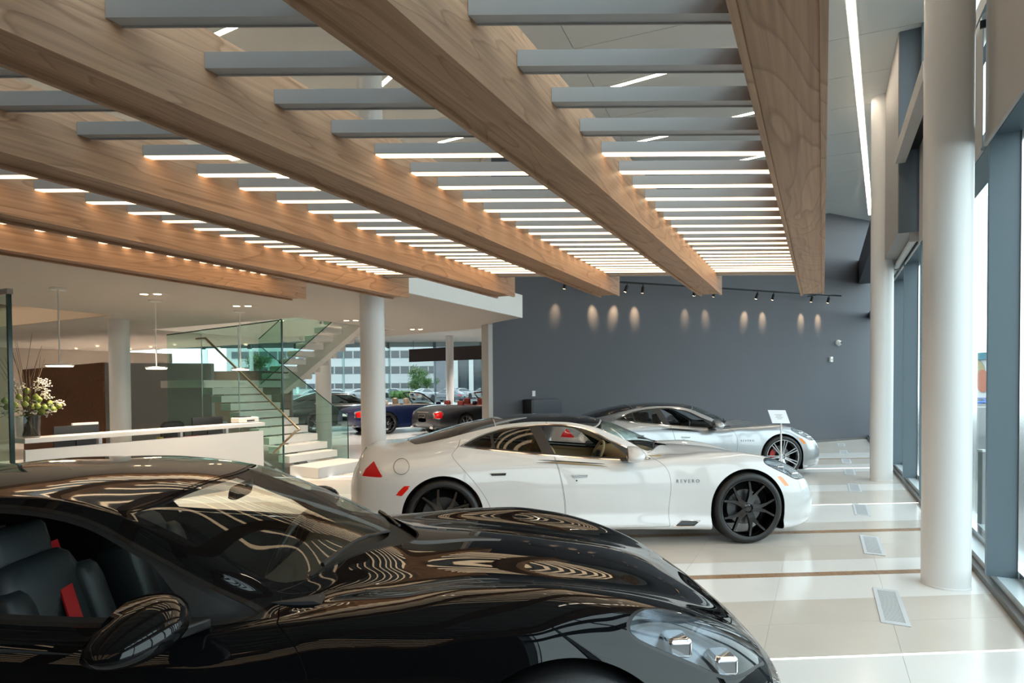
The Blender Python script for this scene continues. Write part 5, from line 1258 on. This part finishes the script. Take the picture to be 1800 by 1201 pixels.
def lux_body(roof):
    if roof in _lux: return _lux[roof]
    S = Surf(S2(roof), xgrid(-2.69, 2.66, 120, .14, 10), 6); M = S.M; P = {}
    X = lambda m: m[0][:, 0]; Y = lambda m: m[0][:, 1]; Z = lambda m: m[0][:, 2]; XS = lambda m: m[2][:, 0]; VV = lambda m: m[2][:, 1]
    for wx in (1.555, -1.555):
        _, M = cut(M, np.maximum(np.hypot(X(M) - wx, Z(M) - .385) - .405, .6 - Y(M))); _, M = cut(M, np.maximum(np.abs(X(M) - wx) - .39, np.maximum(Z(M) - .33, .5 - Y(M))))
    if roof:
        g = lambda m: np.maximum(sdpoly(X(m), Z(m), DLO2), 2.3 - VV(m))
        W_, M = cut(M, g(M)); P['glass'], P['chrome'] = cut(W_, g(W_) + .02)
        g = lambda m: np.maximum(np.maximum(XS(m) - (.98 - .07 * VV(m)**2), (.38 - .03 * VV(m)**2) - XS(m)), VV(m) - 2.4); P['ws'], M = cut(M, g(M))
        g = lambda m: np.maximum(np.maximum(XS(m) + 1.05, -1.95 - XS(m)), VV(m) - 2.1); P['back'], M = cut(M, g(M))
    else:
        hole = [(.62, -1), (.66, 2.2), (.55, 3.6), (.2, 3.75), (-.9, 3.75), (-1.15, 3.4), (-1.22, 2.0), (-1.24, -1)]
        g = lambda m: sdpoly(XS(m), VV(m) * .16, np.array(hole) * np.array([1, .16])); W_, M = cut(M, g(M)); P['coaming'], _ = cut(W_, -g(W_) - .05)
    tl = [(-2.66, .60), (-2.64, .80), (-2.45, .86), (-2.40, .80), (-2.46, .60)]
    g = lambda m: np.maximum(np.maximum(sdpoly(X(m), Z(m), tl), .50 - Y(m)), Y(m) - .84)
    W_, M = cut(M, g(M)); P['tail'], P['tchrome'] = cut(W_, g(W_) + .018)
    dr = np.array([(.72, .28), (.80, .90), (.70, 1.0), (-.72, 1.01), (-.78, .85), (-.70, .28)])
    dl = np.concatenate([dr, dr[:1]]); _, M = cut(M, np.maximum(sdline(X(M), Z(M), dl) - .0035, .6 - Y(M)))
    P['body'] = M; _lux[roof] = (S, P); return S, P
def lux_car(label, O, yaw, pmat, seatm, roof):
    S, P = lux_body(roof); t = thing('car', label, 'car', (O[0], O[1], 0), yaw)
    part('body_shell', P['body'], pmat, t)
    if roof:
        part('windshield', P['ws'], M_cgdark, t); part('rear_window', P['back'], M_cgback, t)
        for s in 'RL': part('side_window', P['glass'], M_cgdark, t, s); part('window_trim', P['chrome'], M_chrome, t, s)
    else:
        part('cockpit_trim', P['coaming'], seatm, t, off=.003)
        # raked windscreen in a frame
        fr_ = [(.70, -.70, 1.02), (.50, -.665, 1.18), (.24, -.60, 1.37), (.12, -.50, 1.425), (.05, 0, 1.45), (.12, .50, 1.425), (.24, .60, 1.37), (.50, .665, 1.18), (.70, .70, 1.02)]
        f = MB().tube(fr_, .026, 8).build('screen_frame', M_black if roof is not None and pmat is not P_dawn else seatm, t, local=True, auto=40)
        V = []; F = []
        for y, (xb, zb) in zip(np.linspace(-1, 1, 9), [(.70 + .22 * (1 - (k / 4 - 1)**2), 1.03) for k in range(9)]):
            V += [(xb, y * .69, zb), (.05 + .10 * y * y, y * .56, 1.445 - .05 * y * y)]
        F = [(2 * k, 2 * k + 1, 2 * k + 3, 2 * k + 2) for k in range(8)]
        mesh_obj('windshield', V, F, M_cgclear, t, local=True, smooth=True)
        m = MB(); rbox(m, (.16, 0, 1.36), (.02, .10, .03)); m.build('rear_view_mirror', M_plastic, t, local=True, smooth=True)
        m = MB(); m.box(-1.25, .75, -.72, .72, .24, .30); m.build('cabin_floor', seatm, t, local=True)
        for s in (-1, 1): MB().box(-1.2, .62, s * .70 - .02, s * .70 + .02, .30, .97).build('door_card', seatm, t, local=True)
        MB().box(-1.26, -1.16, -.68, .68, .30, .98).build('rear_bulkhead', seatm, t, local=True); MB().cbox(.50, .80, -.70, .70, .60, 1.0, .04).build('dashboard', seatm, t, local=True)
        for y in (-.36, .36):
            for x, h in ((-.02, 1.0), (-.95, .93)):
                m = MB(); rbox(m, (x, y, .52), (.26, .26, .11)); sA = m.build('seat', seatm, t, local=True, smooth=True)
                m = MB(); rbox(m, (x - .27, y, .78), (.09, .24, .27), -.22); m.build('backrest', seatm, sA, local=True, smooth=True)
                m = MB(); rbox(m, (x - .34, y, h + .13), (.06, .14, .11), -.15); m.build('headrest', seatm, sA, local=True, smooth=True)
        ring = [(.28 + .08 * math.sin(a), .36 + .18 * math.cos(a), .98 + .16 * math.sin(a)) for a in np.linspace(0, 2 * math.pi, 21)]
        MB().tube(ring, .016, 6, cap=False).build('steering_wheel', M_plastic, t, local=True)
    for s in 'RL':
        sg = -1 if s == 'R' else 1
        tl = part('tail_light', P['tail'], M_red, t, s); part('lamp_bezel', P['tchrome'], M_chrome, tl, s, off=.004)
        m = MB(); rbox(m, (.62, sg * 1.02, 1.03), (.07, .10, .07)); m.build('door_mirror', pmat, t, local=True, smooth=True)
        m = MB(); m.tube([(-2.72, sg * .52, .31), (-2.55, sg * .52, .31)], .05, 10); m.V = [np.array([p[0], (p[1] - sg * .52) * 1.7 + sg * .52, (p[2] - .31) * .8 + .31]) for p in m.V]; m.build('exhaust_tip', M_chrome, t, local=True)
        for wx in (1.555, -1.555):
            V = []; k = 16
            for i in range(k + 1):
                a = R(-20) + R(220) * i / k
                for y in (.52, .91): V.append((wx + .41 * math.cos(a), sg * y, .385 + .41 * math.sin(a)))
            mesh_obj('wheel_well', V, [(2 * i, 2 * i + 1, 2 * i + 3, 2 * i + 2) for i in range(k)] + [tuple(range(0, 2 * k + 2, 2))], M_blackmatte, t, local=True)
            make_wheel(t, wx, sg, M_rimsilver, 'y', M_calgrey, yo=.95, R0=.38, rr=.28)
    m = MB(); m.plate([(-2.705, -.17, .63), (-2.705, .17, .63), (-2.69, .17, .75), (-2.69, -.17, .75)], (-.012, 0, -.001)); m.build('plate_frame', M_chrome, t, local=True)
    m = MB(); m.plate([(-2.7185, -.15, .645), (-2.7185, .15, .645), (-2.705, .15, .737), (-2.705, -.15, .737)], (-.004, 0, 0)); m.build('number_plate', M_black if roof or seatm is L_red2 else M_paper, t, local=True)
    MB().box(-2.66, -2.60, -.30, .30, .80, .822).build('boot_strip', M_chrome, t, local=True)
    # under-skin so that gaps read dark
    part('inner_structure', P['body'], M_blackmatte, t, off=-.02)
    return t
P_dawn = paint('paint_graphite', (.045, .045, .05), .5, .3); P_navy = paint('paint_navy', (.006, .016, .07), .3, .3); P_coupe = paint('paint_dark_green', (.02, .03, .03), .4, .3)
YD = R(46)
lux_car('graphite open convertible with oxblood seats in the rear hall', (-1.12, 21.73), YD, P_dawn, L_red2, False)
lux_car('navy blue open convertible with cream seats, partly behind the white column', (-3.94, 22.73), YD, P_navy, L_cream, False)
lux_car('dark fastback coupe seen through the staircase glass', (-6.75, 23.5), YD, P_coupe, L_dark, True)

# hanging dark panel in the rear hall, small fittings
a, b = atY(719, 640, 28.6), atY(866, 640, 25.85)
t = thing('hanging_panel', 'long dark banner panel hung across the rear hall windows', 'panel', (a[0], a[1], 2.85))
MB().plate([(a[0], a[1], 2.84), (b[0], b[1], 2.84), (b[0], b[1], 3.45), (a[0], a[1], 3.45)], (.02, .06, 0)).build('panel_board', M_signband, t)
for f in (.06, .5, .94):
    p = a * (1 - f) + b * f; MB().tube([(p[0], p[1] + .03, 3.44), (p[0], p[1] + .03, 3.86)], .012, 6).build('hanger', M_steel, t)
p = atY(761, 583, 16.6); t = thing('smoke_detector', 'round white ceiling sensor over the rear hall', 'sensor', (p[0], p[1], 3.84))
MB().lathe([(0, 3.74), (.10, 3.75), (.13, 3.80), (.13, 3.849), (0, 3.849)], (p[0], p[1], 0), 20).build('housing', M_white, t, auto=40)
MB().lathe([(0, 3.725), (.04, 3.725), (.04, 3.7395), (0, 3.7395)], (p[0], p[1], 0), 14).build('grille', M_jamb, t)
p = atY(857, 600, 12.6); t = thing('security_camera', 'small white bullet camera at the left end of the dark wall', 'camera', p)
MB().tube([p + np.array([.10, .05, .05]), p + np.array([.02, 0, .04])], .015, 8).build('arm', M_white, t); MB().tube([p + np.array([.06, 0, .05]), p + np.array([-.09, -.05, -.03])], .035, 12).build('camera_body', M_white, t, auto=40)

for k, (x, y) in enumerate([(-7.5, 19.5), (-3.2, 19.0), (-5.2, 24.5), (-.6, 24.8)]):  # ceiling lamps added to brighten the rear hall and its cars
    t = thing('hall_fill_lamp', 'round fill lamp added to the rear hall ceiling, %s' % ['above the coupe tail', 'above the boots of the convertibles', 'above the navy convertible', 'above the graphite convertible'][k], 'downlight', (x, y, 3.85), group='added fill lamps in the rear hall')
    MB().lathe([(.09, 3.838), (.12, 3.838), (.12, 3.8495), (.09, 3.8495)], (x, y, 0), 18, closed=True).build('trim', M_white, t); MB().lathe([(0, 3.84), (.089, 3.84), (.089, 3.8495), (0, 3.8495)], (x, y, 0), 16).build('lamp', M_lampglow, t)
    L = bpy.data.lights.new('downlight_beam', 'SPOT'); L.energy = 420; L.spot_size = R(120); L.spot_blend = .6; L.color = (1, .93, .85); L.shadow_soft_size = .08; lo = bpy.data.objects.new('downlight_beam', L); COL.objects.link(lo); lo.parent = t; lo.location = (0, 0, -.03)

# ================================================================== outside
g = struct('ground', MB().box(-260, 32, FY + .13, 260, -.4, -.03), M_asphalt)
g2 = struct('ground_right', MB('B').box(1.63, 60, -30, 60, -.4, -.02), M_asphalt)
MB('B').box(1.63, 2.3, -30, 22, -.019, .0).build('paving_edge', M_concrete, parent=g2)
# white office block with ribbon windows
t = thing('office_building', 'white office block with ribbon windows beyond the rear hall', 'building', (-34, 130, 0))
MB().box(-62, -16.2, 130, 155, -.03, 15).build('facade', M_bwhite, t)
for z0, z1 in ((7.95, 9.55), (4.55, 6.15), (1.35, 2.5), (11.3, 12.9)):
    MB().box(-61.5, -16.25, 129.94, 129.995, z1, z1 + .18).build('band_cornice', M_bwhite, t)
    for k in range(22):
        x = -61 + 2.04 * k
        w = MB().box(x + .10, x + 1.90, 129.93, 129.992, z0, z1).build('window_frame', M_concrete, t)
        MB().box(x + .18, x + 1.82, 129.90, 129.928, z0 + .08, z1 - .08).build('window_pane', M_bglass, w)
# grey block with tall piers
t = thing('grey_building', 'grey building with tall pale piers right of the tree', 'building', (-7, 100, 0))
MB().box(-13.2, 14, 101, 120, -.03, 14).build('facade', M_bgrey, t)
for k in range(7):
    x = -9.8 + 2.6 * k
    MB().box(x, x + .75, 100.2, 100.99, -.03, 8.2).build('pier', M_bwhite, t); MB().box(x + .8, x + 2.55, 100.9, 100.99, .3, 7.2).build('window_pane', M_bglass, t)
MB().box(-10.2, 14, 100.0, 100.99, 8.2, 9.6).build('lintel', M_bwhite, t)
# street trees and hedge
def tree(px, ptop, pbot, Y, rpx, label):
    s = F_PX / Y; c = atY(px, (ptop + pbot) / 2, Y); r = rpx / s; t = thing('tree', label, 'tree', (c[0], c[1], 0))
    h0 = atY(px, pbot, Y)[2]; h1 = atY(px, ptop, Y)[2]
    MB().tube([(c[0], c[1], -.03), (c[0] + .1, c[1], h0), (c[0], c[1], (h0 + h1) / 2)], [.16, .12, .06], 8).build('trunk', M_bark, t)
    rg = np.random.RandomState(int(px)); n = 2600; V = []; F = []
    cl = [(rg.normal(size=3) * np.array([r * .45, r * .45, (h1 - h0) * .26])) for _ in range(16)]
    for i in range(n):
        q = cl[i % 16] + rg.normal(size=3) * r * .26 + np.array([c[0], c[1], (h0 + h1) / 2]); d1 = rg.normal(size=3); d1 /= np.linalg.norm(d1); d2 = np.cross(d1, rg.normal(size=3)); d2 /= np.linalg.norm(d2); k = r * .085
        b = len(V); V += [q + d1 * k, q + d2 * k * .6, q - d1 * k, q - d2 * k * .6]; F.append((b, b + 1, b + 2, b + 3))
    mesh_obj('foliage', V, F, M_foliage, t)['kind'] = 'stuff'
tree(733, 641, 688, 88, 15, 'taller green street tree outside the rear hall'); tree(749, 657, 684, 80, 11, 'smaller green street tree in front of the taller one')
tree(455, 628, 650, 60, 16, 'bright green tree seen through the staircase glass')
t = thing('hedge', 'low green hedge along the car park', 'hedge', (-15, 84, 0))
m = MB()
for k in range(40): m.blob((-17 + 4.2 * k / 40 + rng.normal() * .05, 84 + rng.normal() * .2, .5), (.35, .4, .55), 7, 5, .5)
m.build('foliage', M_foliage, t)['kind'] = 'stuff'
# parked cars (low detail, many metres away): same mesh pieces copied
S_, P_ = lux_body(True)
def parked(label, px, Y, yaw, pmat, name='car'):
    s = F_PX / Y; X_ = (px - 900) / F_PX * Y; t = thing(name, label, 'car', (X_, Y, -.03), yaw, group=None)
    a = part('body_shell', P_['body'], pmat, t); b = part('windshield', P_['ws'], M_bglass, t); c = part('rear_window', P_['back'], M_bglass, t)
    for s in 'RL': part('side_window', P_['glass'], M_bglass, t, s); part('tail_light', P_['tail'], M_red, t, s)
    for sg in (-1, 1):
        for wx in (1.555, -1.555):
            m = MB(); m.lathe([(0, 0), (.24, 0), (.25, -.01), (.36, -.005), (.37, .03), (.37, .2), (0, .2)], (wx, 0, .37), 18, 'y'); m.V = [np.array([p[0], sg * (.94 - p[1]), p[2]]) for p in m.V]; m.build('wheel', M_tire, t, local=True, auto=40)
    t.scale = (.86, .92, 1.0); return t
P_out = paint('paint_white_car', (.30, .31, .32), 0, .4); P_out2 = paint('paint_grey_car', (.10, .11, .13), .3, .35); P_out3 = paint('paint_blue_car', (.03, .10, .40), .2, .35)
for k, (px, Y, yaw, pmt, lab) in enumerate([(598, 82, .1, P_out, 'white car parked outside, leftmost beyond the staircase'), (640, 80, .2, P_out, 'white car parked outside, beside the white column'), (697, 92, .0, P_out, 'white van-like car parked outside near the trees'), (748, 76, 1.0, P_out, 'white car parked outside beneath the small tree'),
                                            (786, 66, 2.6, P_out2, 'grey car parked outside behind the open convertibles'), (815, 84, .6, P_out, 'white car parked outside, behind the slim hall column'), (847, 80, 2.4, P_out, 'white car parked outside at the left end of the dark wall'), (560, 74, .3, P_out, 'pale car parked outside, seen through the staircase glass')]):
    parked(lab, px, Y, yaw, pmt)
# beyond the right-hand windows
t = thing('shop_building', 'pale building with a teal roof band and painted shapes, seen through the right windows', 'building', (70, 90, 0))
fa, fb = atY(1660, 640, 100), atY(1900, 640, 82); fa[2] = fb[2] = 0
dirb = (fb - fa); Lb = np.linalg.norm(dirb); dirb /= Lb; nb = np.array([dirb[1], -dirb[0], 0]); nb = nb if nb @ (-fa) > 0 else -nb
ff = lambda s, z, d=0.0: fa + dirb * s * Lb + np.array([0, 0, z]) + nb * d
def fpt(px, py, d=0.0):
    r = ray(px, py); p0 = fa + nb * d; k = (nb[:2] @ p0[:2]) / (nb[:2] @ r[:2]); return r * k + EYE
MB().plate([ff(0, -3), ff(1, -3), ff(1, 5.3), ff(0, 5.3)], -nb * 6).build('facade', M_bwhite, t)
MB().plate([ff(0, 5.3), ff(1, 5.3), ff(1, 6.4), ff(0, 6.4)], nb * .5).build('roof_band', M_teal, t)
MB().plate([fpt(1715 + 16 * math.cos(a), 652 + 20 * math.sin(a), .1) for a in np.linspace(0, 2 * math.pi, 24, endpoint=False)], nb * .05).build('painted_disc', M_yellow, t)
MB().plate([fpt(1727 + (10 + 1.5 * (k % 2)) * math.cos(a), 670 + 20 * math.sin(a), .2) for k, a in enumerate(np.linspace(0, 2 * math.pi, 20, endpoint=False))], nb * .05).build('painted_patch', M_orange, t)
MB().tube([fpt(x, y, .2) for x, y in spline2([(1803, 634), (1796, 634), (1790, 638), (1793, 643), (1800, 645), (1802, 649), (1797, 651), (1785, 651)], 5)], .12, 6).build('blue_script', M_blueletter, t)
MB().box(33, 130, 48, 140, -2.3, -2.0).build('forecourt', M_asphalt, t)
parked('blue car on the road beyond the right windows', 1720, 88, 1.9, P_out3).location.z = -2.0
parked('dark car parked close outside at the right edge', 1862, 16.5, 1.2, P_dawn)
p = atZ(1727, 938, 0); t = thing('bollard', 'short pale bollard outside beside the mullion', 'bollard', (p[0], p[1], 0))
MB().box(p[0] - .035, p[0] + .035, p[1] - .035, p[1] + .035, -.02, .90).build('post', M_concrete, t, bevel=.006); MB().box(p[0] - .042, p[0] + .042, p[1] - .042, p[1] + .042, .9005, .925).build('cap', M_bwhite, t)
pa, pb = atZ(1690, 716.5, -.02), atZ(1830, 716.5, -.02)
struct('trim_30', MB().plate([(pa[0], pa[1], -.02), (pb[0], pb[1], -.02), (pb[0], pb[1], .03), (pa[0], pa[1], .03)], (.1, .2, 0)), M_bwhite)
